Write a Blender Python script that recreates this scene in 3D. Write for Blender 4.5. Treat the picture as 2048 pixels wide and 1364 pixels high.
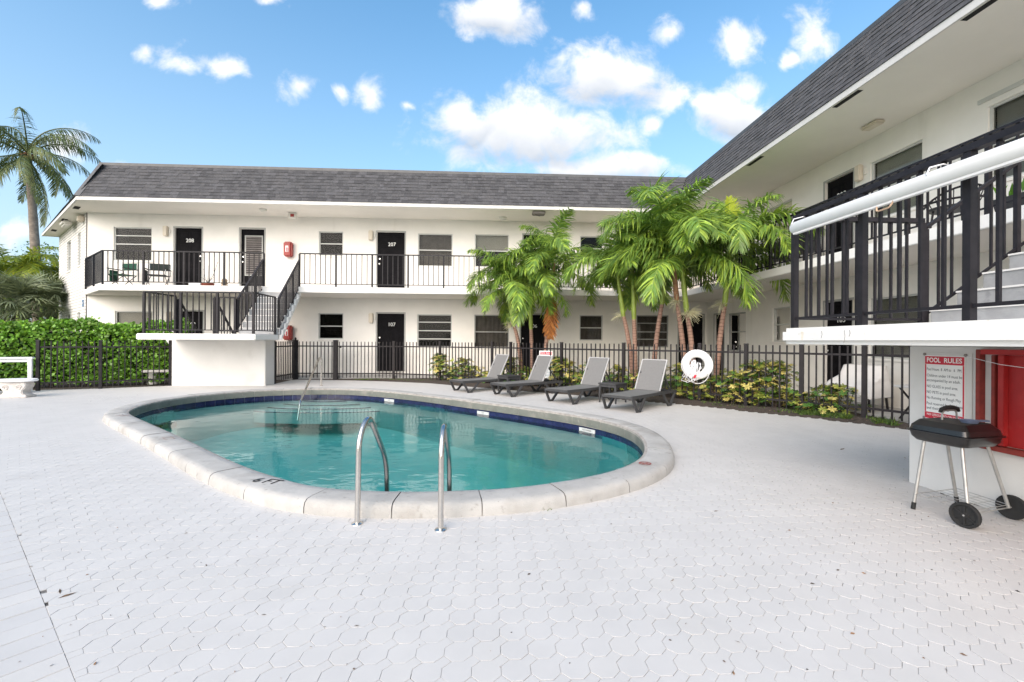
import bpy, bmesh, math, random
from mathutils import Vector, Matrix, noise

# ------------------------------------------------------------------ scene, camera, light
for o in list(bpy.data.objects): bpy.data.objects.remove(o)
SC = bpy.context.scene
COL = SC.collection
random.seed(11)
F, RHO, TH, H = 890.0, 0.0055, math.radians(3.05), 1.25     # lens (px at 2048), roll, yaw, eye height
CT, ST, CR, SR = math.cos(TH), math.sin(TH), math.cos(RHO), math.sin(RHO)
cam_d = bpy.data.cameras.new('camera'); cam = bpy.data.objects.new('camera', cam_d); COL.objects.link(cam)
r0, z0, fw = Vector((CT, -ST, 0)), Vector((0, 0, 1)), Vector((ST, CT, 0))
rs, us = r0*CR + z0*SR, z0*CR - r0*SR
M = Matrix((rs, us, -fw)).transposed().to_4x4(); M.translation = (0, 0, H)
cam.matrix_world = M
cam_d.sensor_width = 36; cam_d.lens = F/2048*36; cam_d.clip_end = 2000; cam_d.clip_start = .05
SC.camera = cam

SUN_AZ, SUN_EL = math.radians(207), math.radians(32)        # clockwise from +Y
W = bpy.data.worlds.new('World'); SC.world = W; W.use_nodes = True
def make_world():
    nt = W.node_tree; N, L = nt.nodes, nt.links
    for n in list(N): N.remove(n)
    def nd(t, **k):
        n = N.new(t)
        for a, b in k.items(): setattr(n, a, b)
        return n
    def mth(op, a, b=None, c=None, clamp=False):
        n = nd('ShaderNodeMath', operation=op, use_clamp=clamp)
        for i, s in enumerate((a, b, c)):
            if s is None: continue
            if isinstance(s, (int, float)): n.inputs[i].default_value = s
            else: L.new(s, n.inputs[i])
        return n.outputs[0]
    sky = nd('ShaderNodeTexSky', sky_type='NISHITA', sun_disc=False, sun_elevation=SUN_EL, sun_rotation=SUN_AZ,
             air_density=1.0, dust_density=SKY_DUST, ozone_density=2.0, altitude=0)
    tc = nd('ShaderNodeTexCoord'); sp = nd('ShaderNodeSeparateXYZ'); L.new(tc.outputs['Generated'], sp.inputs[0])
    x, y, z = sp.outputs
    yy = mth('MAXIMUM', y, .08)
    gx, gz = mth('DIVIDE', x, yy), mth('DIVIDE', z, yy)
    cb = nd('ShaderNodeCombineXYZ'); L.new(gx, cb.inputs[0]); L.new(gz, cb.inputs[1])
    n1 = nd('ShaderNodeTexNoise'); n1.inputs['Scale'].default_value = 10; n1.inputs['Detail'].default_value = 9; n1.inputs['Roughness'].default_value = .62
    n1.inputs['Distortion'].default_value = .35
    L.new(cb.outputs[0], n1.inputs['Vector'])
    wn = nd('ShaderNodeTexNoise'); wn.inputs['Scale'].default_value = 7; wn.inputs['Detail'].default_value = 4; L.new(cb.outputs[0], wn.inputs['Vector'])
    ws = nd('ShaderNodeSeparateColor'); L.new(wn.outputs['Color'], ws.inputs[0])
    gx = mth('ADD', gx, mth('MULTIPLY', mth('SUBTRACT', ws.outputs[0], .5), .10)); gz = mth('ADD', gz, mth('MULTIPLY', mth('SUBTRACT', ws.outputs[1], .5), .08))
    # cumulus: centres (px in the photo turned into directions) and radii in tangent units
    field = None; shade = None
    for (px, py, rx, ry) in CLOUDS:
        u, v = px-1024, py-682
        ul, vl = u*CR+v*SR, v*CR-u*SR
        d = Vector((ul/F*CT+ST, -ul/F*ST+CT, -vl/F)); cx, cz = d.x/d.y, d.z/d.y
        a = mth('DIVIDE', mth('SUBTRACT', gx, cx), rx/F); b = mth('DIVIDE', mth('SUBTRACT', gz, cz), ry/F)
        r = mth('SQRT', mth('ADD', mth('MULTIPLY', a, a), mth('MULTIPLY', b, b)))
        w = mth('SUBTRACT', 1.0, r)
        if rx >= 80: w = mth('ADD', mth('MULTIPLY', w, 1.35), .12)
        field = w if field is None else mth('MAXIMUM', field, w)
        if rx >= 80:
            s = mth('MULTIPLY', mth('MULTIPLY', mth('SUBTRACT', .30, b), .95, clamp=True), mth('MULTIPLY', w, 1.6, clamp=True))
            shade = s if shade is None else mth('MAXIMUM', shade, s)
    front = mth('MULTIPLY', mth('SUBTRACT', y, .1), 6, clamp=True)
    field = mth('ADD', mth('MULTIPLY', mth('MAXIMUM', field, -.9), front), mth('MULTIPLY', mth('SUBTRACT', 1, front), .22))  # unseen cloud cover behind the camera, added to whiten the ambient light
    dens = mth('ADD', mth('MULTIPLY', field, 1.0), mth('MULTIPLY', mth('SUBTRACT', n1.outputs[0], .5), 3.0))
    ms = nd('ShaderNodeMapRange', interpolation_type='SMOOTHSTEP'); L.new(dens, ms.inputs[0])
    ms.inputs[1].default_value = -.10; ms.inputs[2].default_value = 1.05
    n2 = nd('ShaderNodeTexNoise'); n2.inputs['Scale'].default_value = 16; n2.inputs['Detail'].default_value = 6; L.new(cb.outputs[0], n2.inputs['Vector'])
    sh = mth('ADD', shade, mth('MULTIPLY', mth('SUBTRACT', n2.outputs[0], .5), .5), clamp=True)
    cc = nd('ShaderNodeMix', data_type='RGBA'); L.new(sh, cc.inputs[0])
    k = CLOUD_V
    cc.inputs[6].default_value = (k, k*1.0, k*1.01, 1); cc.inputs[7].default_value = (k*.50, k*.56, k*.65, 1)
    mx = nd('ShaderNodeMix', data_type='RGBA'); L.new(ms.outputs[0], mx.inputs[0])
    hs = nd('ShaderNodeHueSaturation'); hs.inputs['Saturation'].default_value = 1.25; hs.inputs['Hue'].default_value = .488; L.new(sky.outputs[0], hs.inputs['Color'])
    hz = mth('POWER', mth('SUBTRACT', 1.0, mth('MULTIPLY', mth('MAXIMUM', z, 0), 1.25), clamp=True), 1.8)
    hm = nd('ShaderNodeMix', data_type='RGBA'); L.new(mth('MULTIPLY', hz, .78), hm.inputs[0]); L.new(hs.outputs[0], hm.inputs[6]); hm.inputs[7].default_value = (2.35, 2.75, 3.05, 1)
    L.new(hm.outputs[2], mx.inputs[6]); L.new(cc.outputs[2], mx.inputs[7])
    bg = nd('ShaderNodeBackground'); bg.inputs[1].default_value = SKY_STRENGTH
    L.new(mx.outputs[2], bg.inputs[0])
    out = nd('ShaderNodeOutputWorld'); L.new(bg.outputs[0], out.inputs[0])
SKY_STRENGTH, SKY_DUST, CLOUD_V = .15, 2.6, 3.7
CLOUDS = [(990,30,110,50),(1050,262,215,80),(930,245,80,50),(1190,335,185,40),(1215,150,150,72),(1330,185,70,45),(1120,110,45,40),(1470,235,105,60),(1500,190,60,55),
          (1482,82,58,52),(1635,72,70,58),(1345,66,36,30),(600,172,52,38),(745,184,46,38),(682,185,24,24),(365,122,66,28),(440,132,40,26),
          (290,108,24,20),(315,4,52,20),(548,8,42,22),(1162,22,30,24),(1571,118,22,20),(822,207,14,18),(115,292,46,40),(1292,240,42,34),(255,326,40,14),(40,470,60,40)]
make_world()
sun_d = bpy.data.lights.new('sun', 'SUN'); sun = bpy.data.objects.new('sun', sun_d); COL.objects.link(sun)
sun_d.energy = 1.7; sun_d.angle = math.radians(75); sun_d.color = (1, .945, .865)
sdir = Vector((math.sin(SUN_AZ)*math.cos(SUN_EL), math.cos(SUN_AZ)*math.cos(SUN_EL), math.sin(SUN_EL)))
sun.rotation_euler = sdir.to_track_quat('Z', 'Y').to_euler(); sun.location = (-8, -8, 20)
SC.view_settings.view_transform = 'Standard'; SC.view_settings.look = 'None'
SC.view_settings.exposure = 1.12; SC.view_settings.gamma = 1; SC.view_settings.use_curve_mapping = False
SC.render.engine = 'CYCLES'
SC.cycles.transparent_max_bounces = 12; SC.cycles.max_bounces = 7; SC.cycles.diffuse_bounces = 4; SC.cycles.glossy_bounces = 3

# ------------------------------------------------------------------ measuring helpers (photo pixel at a real depth)
def ray(px, py):
    u, v = px-1024, py-682
    ul, vl = u*CR+v*SR, v*CR-u*SR
    return Vector((ul/F*CT+ST, -ul/F*ST+CT, -vl/F))
E0 = Vector((0, 0, H))
def pz(px, py, z=0): r = ray(px, py); return E0+r*((z-H)/r.z)
def at(px, py, Y): r = ray(px, py); return E0+r*(Y/r.y)
def atx(px, py, X): r = ray(px, py); return E0+r*(X/r.x)
def proj(p):
    p = Vector(p)-E0; xc, yc = p.x*CT-p.y*ST, p.x*ST+p.y*CT
    if yc < .05: return (9999, 9999, yc)
    u, v = F*xc/yc, -F*p.z/yc
    return (1024+u*CR-v*SR, 682+v*CR+u*SR, yc)

# ------------------------------------------------------------------ objects
def link(name, data, parent=None, loc=(0,0,0), rot=(0,0,0)):
    o = bpy.data.objects.new(name, data); COL.objects.link(o)
    o.location = loc; o.rotation_euler = rot
    if parent is not None: o.parent = parent
    return o
def tag(o, label=None, cat=None, group=None, kind=None):
    if label: o['label'] = label
    if cat: o['category'] = cat
    if group: o['group'] = group
    if kind: o['kind'] = kind
    return o
def thing(name, label, cat, loc=(0,0,0), rz=0, group=None):
    return tag(link(name, None, None, loc, (0,0,rz)), label, cat, group)
def copy_tree(o, parent=None):
    c = o.copy(); COL.objects.link(c); c.parent = parent
    for ch in list(o.children): copy_tree(ch, c)
    return c
class MB:
    def __init__(s): s.v = []; s.f = []; s.c = []; s.col = (1,1,1)
    def poly(s, pts):
        n = len(s.v); s.v += [tuple(p) for p in pts]; s.f.append(tuple(range(n, n+len(pts)))); s.c.append(s.col); return s
    def mesh(s, vs, fs):
        n = len(s.v); s.v += [tuple(p) for p in vs]
        for f in fs: s.f.append(tuple(i+n for i in f)); s.c.append(s.col)
        return s
    def hexa(s, p):   # 8 points: bottom ring, top ring
        return s.mesh(p, [(3,2,1,0),(4,5,6,7),(0,1,5,4),(1,2,6,5),(2,3,7,6),(3,0,4,7)])
    def box(s, x0, x1, y0, y1, z0, z1):
        return s.hexa([(x0,y0,z0),(x1,y0,z0),(x1,y1,z0),(x0,y1,z0),(x0,y0,z1),(x1,y0,z1),(x1,y1,z1),(x0,y1,z1)])
    def wb(s, Wl, u0, u1, d0, d1, za, zb):   # box in a wall's frame
        return s.hexa([Wl.P(u0,d0,za),Wl.P(u1,d0,za),Wl.P(u1,d1,za),Wl.P(u0,d1,za),Wl.P(u0,d0,zb),Wl.P(u1,d0,zb),Wl.P(u1,d1,zb),Wl.P(u0,d1,zb)])
    def bar(s, p, q, w, h, up=(0,0,1)):
        p, q, up = Vector(p), Vector(q), Vector(up); d = (q-p).normalized()
        a = d.cross(up)
        if a.length < 1e-4: a = d.cross(Vector((1,0,0)))
        a.normalize(); b = a.cross(d).normalized(); a *= w/2; b *= h/2
        return s.hexa([p-a-b,p+a-b,p+a+b,p-a+b,q-a-b,q+a-b,q+a+b,q-a+b])
    def tube(s, path, r, n=8, cap=True):
        path = [Vector(p) for p in path]; rr = r if isinstance(r, (list, tuple)) else [r]*len(path)
        rings = []; prev = None
        for i, p in enumerate(path):
            t = (path[min(i+1, len(path)-1)]-path[max(i-1, 0)]).normalized()
            if prev is None:
                a = t.cross(Vector((0,0,1)))
                if a.length < .05: a = t.cross(Vector((0,1,0)))
            else: a = prev-t*prev.dot(t)
            a.normalize(); prev = a; b = t.cross(a)
            rings.append([p+(a*math.cos(k*2*math.pi/n)+b*math.sin(k*2*math.pi/n))*rr[i] for k in range(n)])
        vs = [v for g in rings for v in g]; fs = []
        for i in range(len(rings)-1):
            for k in range(n): fs.append((i*n+k, i*n+(k+1)%n, (i+1)*n+(k+1)%n, (i+1)*n+k))
        if cap: fs += [tuple(range(n))[::-1], tuple(range((len(rings)-1)*n, len(rings)*n))]
        return s.mesh(vs, fs)
    def prism(s, pts, za, zb):
        n = len(pts); vs = [(p[0],p[1],za) for p in pts]+[(p[0],p[1],zb) for p in pts]
        return s.mesh(vs, [tuple(range(n))[::-1], tuple(range(n, 2*n))]+[(i,(i+1)%n,n+(i+1)%n,n+i) for i in range(n)])
    def lathe(s, prof, n=16, c=(0,0,0)):
        vs = [(c[0]+r*math.cos(2*math.pi*k/n), c[1]+r*math.sin(2*math.pi*k/n), c[2]+z) for r, z in prof for k in range(n)]
        fs = [(i*n+k, i*n+(k+1)%n, (i+1)*n+(k+1)%n, (i+1)*n+k) for i in range(len(prof)-1) for k in range(n)]
        return s.mesh(vs, fs)
    def data(s, name, m, bevel=0, smooth=False, seg=2, ang=38, org=(0,0,0)):
        me = bpy.data.meshes.new(name)
        if org != (0,0,0): s.v = [(p[0]-org[0], p[1]-org[1], p[2]-org[2]) for p in s.v]
        me.from_pydata(s.v, [], s.f); me.validate()
        if any(c != (1,1,1) for c in s.c) and len(me.polygons) == len(s.c):
            at_ = me.attributes.new('Col', 'FLOAT_COLOR', 'FACE')
            for i, c in enumerate(s.c): at_.data[i].color = (c[0], c[1], c[2], 1)
        if bevel or smooth == 'weld':
            bm = bmesh.new(); bm.from_mesh(me)
            bmesh.ops.remove_doubles(bm, verts=bm.verts, dist=1e-5)
            bmesh.ops.recalc_face_normals(bm, faces=bm.faces)
            if bevel:
                ed = [e for e in bm.edges if len(e.link_faces) == 2 and e.calc_face_angle(0) > .5]
                bmesh.ops.bevel(bm, geom=ed, offset=bevel, segments=seg, affect='EDGES', clamp_overlap=True)
            bm.to_mesh(me); bm.free()
        if smooth or bevel:
            me.shade_smooth(); me.set_sharp_from_angle(angle=math.radians(ang))
        me.materials.append(MAT[m] if isinstance(m, str) else m)
        return me
    def build(s, name, m, parent=None, loc=(0,0,0), rot=(0,0,0), **k):
        return link(name, s.data(name, m, **k), parent, loc, rot)
class Wall:      # O origin, U to the viewer's right, N out of the wall
    def __init__(s, O, U, N): s.O, s.U, s.N = Vector(O), Vector(U).normalized(), Vector(N).normalized()
    def P(s, u, d, z): return s.O+s.U*u+s.N*d+Vector((0,0,z))

# ------------------------------------------------------------------ materials
MAT = {}
def pm(name, base, rough=.6, metal=0, var=.08, vs=4, bump=0, bs=80, attr=False, spec=.5, spots=None, trans=0, coat=0, stain=None, det=6):
    m = bpy.data.materials.new(name); m.use_nodes = True; nt = m.node_tree; N, L = nt.nodes, nt.links
    b = N['Principled BSDF']; out = N['Material Output']
    b.inputs['Roughness'].default_value = rough; b.inputs['Metallic'].default_value = metal
    b.inputs['Specular IOR Level'].default_value = spec; b.inputs['Coat Weight'].default_value = coat
    tc = N.new('ShaderNodeTexCoord'); geo = N.new('ShaderNodeNewGeometry'); P = geo.outputs['Position']
    def nz(scale, detail=6, rg=.6):
        n = N.new('ShaderNodeTexNoise'); n.inputs['Scale'].default_value = scale; n.inputs['Detail'].default_value = detail
        n.inputs['Roughness'].default_value = rg; L.new(P, n.inputs['Vector']); return n.outputs[0]
    def mix(f, a, c, mode='MIX'):
        x = N.new('ShaderNodeMix'); x.data_type = 'RGBA'; x.blend_type = mode
        for s, i in ((f,0),(a,6),(c,7)):
            if isinstance(s, (int, float)): x.inputs[i].default_value = s
            elif isinstance(s, tuple): x.inputs[i].default_value = (*s[:3], 1)
            else: L.new(s, x.inputs[i])
        return x.outputs[2]
    def ramp(v, lo, hi):
        r = N.new('ShaderNodeMapRange'); r.interpolation_type = 'SMOOTHSTEP'; L.new(v, r.inputs[0])
        r.inputs[1].default_value = lo; r.inputs[2].default_value = hi; return r.outputs[0]
    lo = tuple(max(0, c*(1-var)) for c in base); hi = tuple(min(1, c*(1+var)) for c in base)
    c = mix(ramp(nz(vs, det), .3, .7), lo, hi) if var else None
    if attr:
        a = N.new('ShaderNodeAttribute'); a.attribute_name = 'Col'
        c = mix(1.0, c if c else tuple(base), a.outputs['Color'], 'MULTIPLY')
    if spots:     # (colour, scale, lo, hi)
        for col, sc, l, h in spots: c = mix(ramp(nz(sc, 5, .55), l, h), c if c else tuple(base), col)
    if stain:     # vertical streaks
        col, sx, l, h = stain
        mp = N.new('ShaderNodeMapping'); mp.inputs['Scale'].default_value = (sx, sx, sx*.08); L.new(P, mp.inputs['Vector'])
        n = N.new('ShaderNodeTexNoise'); n.inputs['Scale'].default_value = 1; n.inputs['Detail'].default_value = 5; L.new(mp.outputs[0], n.inputs['Vector'])
        c = mix(ramp(n.outputs[0], l, h), c if c else tuple(base), col)
    if c: L.new(c, b.inputs['Base Color'])
    else: b.inputs['Base Color'].default_value = (*base, 1)
    if bump:
        bn = N.new('ShaderNodeBump'); bn.inputs['Strength'].default_value = bump; bn.inputs['Distance'].default_value = .01
        L.new(nz(bs, 4), bn.inputs['Height']); L.new(bn.outputs[0], b.inputs['Normal'])
    if trans:
        t = N.new('ShaderNodeBsdfTranslucent'); ms = N.new('ShaderNodeMixShader'); ms.inputs[0].default_value = trans
        if c: L.new(c, t.inputs[0])
        else: t.inputs[0].default_value = (*base, 1)
        L.new(b.outputs[0], ms.inputs[1]); L.new(t.outputs[0], ms.inputs[2]); L.new(ms.outputs[0], out.inputs[0])
    MAT[name] = m; return m
pm('stucco', (.83,.795,.74), .8, var=.035, vs=1.2, bump=.3, bs=120, stain=((.68,.64,.58), 3, .57, .95))
pm('stucco_bright', (.80,.775,.735), .75, var=.03, vs=2, bump=.15, bs=120, stain=((.58,.545,.48), 6, .60, .95), spots=[((.66,.62,.55), 14, .66, .80)])
pm('ceiling_paint', (.82,.775,.71), .85, var=.03, vs=.8, bump=.15, bs=160)
pm('pedestal_paint', (.66,.645,.615), .75, var=.04, vs=1.5, bump=.15, bs=120, spots=[((.54,.52,.485), 2.2, .52, .85), ((.60,.52,.47), 3.1, .68, .86)])
pm('deck_paint', (.55,.53,.505), .62, var=.03, vs=3, bump=.08, bs=260, attr=True, spots=[((.475,.455,.43), .45, .50, .95), ((.475,.455,.43), 1.6, .56, .9), ((.36,.34,.32), 90, .75, .82)])
pm('deck_far', (.56,.54,.515), .65, var=.04, vs=5, bump=.25, bs=45, spots=[((.50,.49,.48), 38, .64, .80), ((.30,.27,.24), 70, .75, .80)])
pm('joint', (.50,.48,.455), .9, var=.1, vs=3, spots=[((.06,.052,.045), 5, .53, .62)])
pm('soil', (.060,.045,.035), .95, var=.4, vs=30, bump=1.0, bs=60, spots=[((.22,.19,.16), 55, .62, .70)])
pm('lawn', (.06,.09,.03), .9, var=.4, vs=8, bump=.6, bs=40)
pm('walk', (.42,.41,.39), .85, var=.12, vs=4, bump=.2, bs=60)
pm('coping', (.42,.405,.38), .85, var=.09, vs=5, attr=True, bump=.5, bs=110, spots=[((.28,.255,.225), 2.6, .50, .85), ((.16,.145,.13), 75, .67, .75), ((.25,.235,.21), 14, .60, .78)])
pm('coping_joint', (.34,.31,.28), .95, var=.2, vs=12)
pm('plaster', (.70,.81,.77), .8, var=.06, vs=1.3)
pm('navy_tile', (.012,.016,.06), .12, var=.35, vs=6, spec=.6, spots=[((.05,.05,.10), 9, .6, .8)])
pm('white_tile', (.52,.53,.52), .2, var=.03)
pm('black_print', (.015,.015,.018), .7, var=0)
pm('faded_print', (.30,.22,.20), .8, var=.3, vs=60)
pm('shingle', (.080,.078,.081), .92, var=.18, vs=22, bump=.6, bs=220, attr=True)
pm('roof_metal', (.09,.09,.092), .5, var=.12, vs=5, metal=.2)
pm('flat_roof', (.5,.5,.5), .9)
pm('fascia', (.62,.60,.57), .6, var=.04)
pm('black_metal', (.016,.014,.017), .5, var=.25, vs=14, spec=.3, bump=.05, bs=90)
pm('fence_metal', (.020,.017,.018), .55, var=.2, vs=9, spec=.3)
pm('door_paint', (.008,.0075,.009), .6, var=.2, vs=5, spec=.06)
pm('frame_white', (.54,.54,.51), .45, var=.04, vs=9)
pm('frame_grey', (.36,.36,.34), .5, var=.06, vs=9)
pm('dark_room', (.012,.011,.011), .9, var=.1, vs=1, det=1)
pm('curtain', (.20,.18,.17), .9, var=.15, vs=5)
pm('blind', (.85,.83,.78), .7, var=.04)
pm('blind_grey', (.62,.60,.56), .7, var=.05)
pm('steel', (.63,.60,.56), .22, metal=1, var=.06, vs=30, bump=.02, bs=60)
pm('chrome', (.75,.74,.72), .15, metal=1, var=0)
pm('white_letter', (.85,.85,.83), .5, var=0)
pm('stair_grey', (.36,.36,.36), .8, var=.10, vs=7, bump=.25, bs=60, spots=[((.22,.22,.22), 8, .58, .82)])
pm('sling', (.165,.162,.158), .75, var=.05, vs=30, bump=.35, bs=400)
pm('sling_edge', (.42,.42,.42), .6, var=.05)
pm('resin', (.045,.045,.047), .55, var=.12, vs=12, bump=.08, bs=120)
pm('grill_black', (.012,.012,.012), .28, var=.3, vs=9, spec=.5, coat=.2)
pm('grill_matte', (.035,.032,.028), .65, var=.3, vs=14, spots=[((.08,.07,.055), 22, .55, .75)])
pm('grill_leg', (.42,.41,.39), .4, metal=.6, var=.12, vs=14)
pm('rubber', (.012,.012,.012), .75, var=.2, vs=30)
pm('blue_plastic', (.13,.16,.24), .45, var=.1)
pm('red_paint', (.36,.016,.016), .5, var=.12, vs=6, spots=[((.28,.06,.05), 12, .58, .8)])
pm('red_wood', (.22,.028,.02), .6, var=.25, vs=12)
pm('red_box', (.30,.02,.015), .4, var=.12, vs=10)
pm('sign_white', (.82,.82,.80), .4, var=.02)
pm('sign_red', (.55,.02,.045), .4, var=.04)
pm('sign_text', (.10,.10,.11), .6, var=0)
pm('sign_blue', (.30,.50,.55), .6, var=0)
pm('bolt', (.25,.22,.20), .5, metal=.6)
pm('ring_white', (.82,.82,.80), .5, var=.04, vs=9, bump=.1, bs=60)
pm('rope', (.78,.78,.80), .8, var=.1, vs=60)
pm('roller_white', (.72,.71,.68), .7, var=.03, vs=5, spots=[((.62,.55,.45), 9, .72, .9)])
pm('rusty_wire', (.48,.33,.22), .7, var=.3, vs=30)
pm('cast_concrete', (.60,.56,.52), .9, var=.10, vs=9, bump=.6, bs=60, spots=[((.40,.36,.32), 7, .58, .8)])
pm('bench_white', (.80,.80,.80), .6, var=.04)
pm('lamp_cream', (.66,.58,.47), .5, var=.04)
pm('lamp_white', (.72,.69,.63), .5, var=.04)
pm('green_cloth', (.012,.07,.04), .85, var=.15, vs=20)
pm('dark_cloth', (.02,.028,.025), .85, var=.15, vs=20)
pm('terracotta', (.22,.055,.03), .7, var=.15, vs=14)
pm('clay', (.30,.22,.14), .8, var=.2, vs=20)
pm('mat_brown', (.06,.035,.035), .9, var=.2, vs=30)
pm('beech', (.50,.30,.12), .5, var=.15, vs=14)
pm('white_cloth', (.72,.70,.68), .85, var=.05, vs=3, bump=.2, bs=12)
pm('blue_plate', (.05,.16,.32), .5)
pm('palm_leaf', (.235,.355,.075), .36, var=.25, vs=3, attr=True, trans=.36, spec=.5)
pm('palm_dead', (.42,.17,.045), .8, var=.3, vs=9, attr=True, trans=.15)
pm('coco_leaf', (.11,.14,.045), .5, var=.3, vs=2, attr=True, trans=.25)
pm('palm_trunk', (.30,.20,.16), .9, var=.2, vs=12, bump=.4, bs=60, attr=True)
pm('coco_trunk', (.24,.20,.17), .95, var=.25, vs=6, bump=.5, bs=30)
pm('crownshaft', (.26,.34,.055), .45, var=.18, vs=5)
pm('sheath', (.33,.17,.09), .8, var=.3, vs=9)
pm('flower', (.55,.52,.34), .8, var=.2, vs=30)
pm('hedge_leaf', (.16,.33,.034), .38, var=.25, vs=4, attr=True, trans=.22, spec=.5)
pm('variegated', (.9,.9,.9), .45, var=.06, vs=20, attr=True, trans=.22)
pm('bark', (.12,.09,.07), .9, var=.3, vs=14)
pm('weed', (.075,.13,.025), .7, var=.35, vs=12, attr=True, trans=.2)
pm('litter', (.085,.060,.045), .9, var=.5, vs=60, attr=True)
def glass_mat():
    m = bpy.data.materials.new('window_glass'); m.use_nodes = True; nt = m.node_tree; N, L = nt.nodes, nt.links
    for n in list(N): N.remove(n)
    t = N.new('ShaderNodeBsdfTransparent'); t.inputs[0].default_value = (.74,.74,.72,1)
    g = N.new('ShaderNodeBsdfGlossy'); g.inputs['Roughness'].default_value = .03
    fr = N.new('ShaderNodeFresnel'); fr.inputs[0].default_value = 1.22
    ms = N.new('ShaderNodeMixShader'); o = N.new('ShaderNodeOutputMaterial')
    L.new(fr.outputs[0], ms.inputs[0]); L.new(t.outputs[0], ms.inputs[1]); L.new(g.outputs[0], ms.inputs[2]); L.new(ms.outputs[0], o.inputs[0])
    MAT['glass'] = m
glass_mat()
def water_mat():
    m = bpy.data.materials.new('pool_water'); m.use_nodes = True; nt = m.node_tree; N, L = nt.nodes, nt.links
    for n in list(N): N.remove(n)
    t = N.new('ShaderNodeBsdfTransparent')
    g = N.new('ShaderNodeBsdfGlossy'); g.inputs['Roughness'].default_value = .015
    fr = N.new('ShaderNodeFresnel'); fr.inputs[0].default_value = 1.33
    geo = N.new('ShaderNodeNewGeometry')
    mp = N.new('ShaderNodeMapping'); mp.inputs['Scale'].default_value = (1.0, 1.6, 1); L.new(geo.outputs['Position'], mp.inputs['Vector'])
    a = N.new('ShaderNodeTexNoise'); a.inputs['Scale'].default_value = 2.2; a.inputs['Detail'].default_value = 3; L.new(mp.outputs[0], a.inputs['Vector'])
    bn = N.new('ShaderNodeBump'); bn.inputs['Strength'].default_value = .10; bn.inputs['Distance'].default_value = .08
    L.new(a.outputs[0], bn.inputs['Height']); L.new(bn.outputs[0], g.inputs['Normal']); L.new(bn.outputs[0], fr.inputs['Normal'])
    ms = N.new('ShaderNodeMixShader'); o = N.new('ShaderNodeOutputMaterial')
    L.new(fr.outputs[0], ms.inputs[0]); L.new(t.outputs[0], ms.inputs[1]); L.new(g.outputs[0], ms.inputs[2]); L.new(ms.outputs[0], o.inputs[0])
    v = N.new('ShaderNodeVolumeAbsorption'); v.inputs['Color'].default_value = (.28,.82,.81,1); v.inputs['Density'].default_value = .56
    L.new(v.outputs[0], o.inputs['Volume'])
    MAT['water'] = m
water_mat()

def text_data(txt, size, m, depth=.002, align='CENTER', bold=0, sx=1, fit=0):
    cu = bpy.data.curves.new('lettering', 'FONT'); cu.body = txt; cu.size = size; cu.extrude = depth; cu.align_x = align; cu.align_y = 'CENTER'; cu.offset = bold
    cu.resolution_u = 3
    o = bpy.data.objects.new('tmp', cu); COL.objects.link(o)
    me = bpy.data.meshes.new_from_object(o.evaluated_get(bpy.context.evaluated_depsgraph_get()))
    bpy.data.objects.remove(o); bpy.data.curves.remove(cu)
    if fit: sx = fit/max(1e-4, max(v.co.x for v in me.vertices)-min(v.co.x for v in me.vertices))
    if sx != 1:
        for v in me.vertices: v.co.x *= sx
    me.materials.clear(); me.materials.append(MAT[m]); return me
def text_at(txt, size, m, pos, U, N_, name='lettering', parent=None, org=(0,0,0), **k):
    me = text_data(txt, size, m, **k); U, N_ = Vector(U).normalized(), Vector(N_).normalized(); V = N_.cross(U)
    R = Matrix((U, V, N_)).transposed()
    o = link(name, me, parent, Vector(pos)-Vector(org)); o.rotation_euler = R.to_euler(); return o

# ------------------------------------------------------------------ pool outline
RAW = [(-5.65,7.31),(-5.91,7.77),(-6.1,8.34),(-6.13,8.9),(-6.0,9.5),(-5.55,10.17),(-4.9,10.65),(-3.9,10.83),(-3.24,10.72),(-2.51,10.36),(-1.6,9.72),(-.75,8.96),(.49,7.82),(1.2,7.08),(1.6,6.55),(1.8,6.1),(1.88,5.66),(1.83,5.2),(1.72,4.81),(1.57,4.46),(1.35,4.16),(1.04,3.9),(.69,3.7),(.22,3.53),(-.29,3.46),(-.72,3.47),(-1.03,3.51),(-1.35,3.61),(-1.6,3.75),(-1.97,4.01),(-2.34,4.31),(-2.83,4.75),(-3.75,5.6),(-4.97,6.68)]
def closed_spline(P, n):
    P = [Vector(p) for p in P]; m = len(P); out = []
    for i in range(m):
        a, b, c, d = P[i-1], P[i], P[(i+1) % m], P[(i+2) % m]
        for k in range(8):
            t = k/8
            out.append(.5*((2*b)+(c-a)*t+(2*a-5*b+4*c-d)*t*t+(-a+3*b-3*c+d)*t**3))
    for _ in range(14): out = [(out[i-1]+out[i]*2+out[(i+1) % len(out)])/4 for i in range(len(out))]
    L = [0]
    for i in range(len(out)): L.append(L[-1]+(out[(i+1) % len(out)]-out[i]).length)
    res = []; j = 0
    for k in range(n):
        s = L[-1]*k/n
        while L[j+1] < s: j += 1
        t = (s-L[j])/(L[j+1]-L[j]); res.append(out[j].lerp(out[(j+1) % len(out)], t))
    return res, L[-1]
NP = 240
POOL, PERIM = closed_spline(RAW, NP)
PCEN = Vector((-2.1, 7.0))
def pnormal(i):
    t = (POOL[(i+1) % NP]-POOL[i-1]).normalized(); n = Vector((t.y, -t.x))
    return n if n.dot(POOL[i]-PCEN) > 0 else -n
PN = [pnormal(i) for i in range(NP)]
def poff(d): return [POOL[i]+PN[i]*d for i in range(NP)]
def inside(p, poly):
    x, y = p[0], p[1]; c = False; n = len(poly); j = n-1
    for i in range(n):
        a, b = poly[i], poly[j]
        if (a[1] > y) != (b[1] > y) and x < (b[0]-a[0])*(y-a[1])/(b[1]-a[1])+a[0]: c = not c
        j = i
    return c
OUT = poff(.31)

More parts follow.
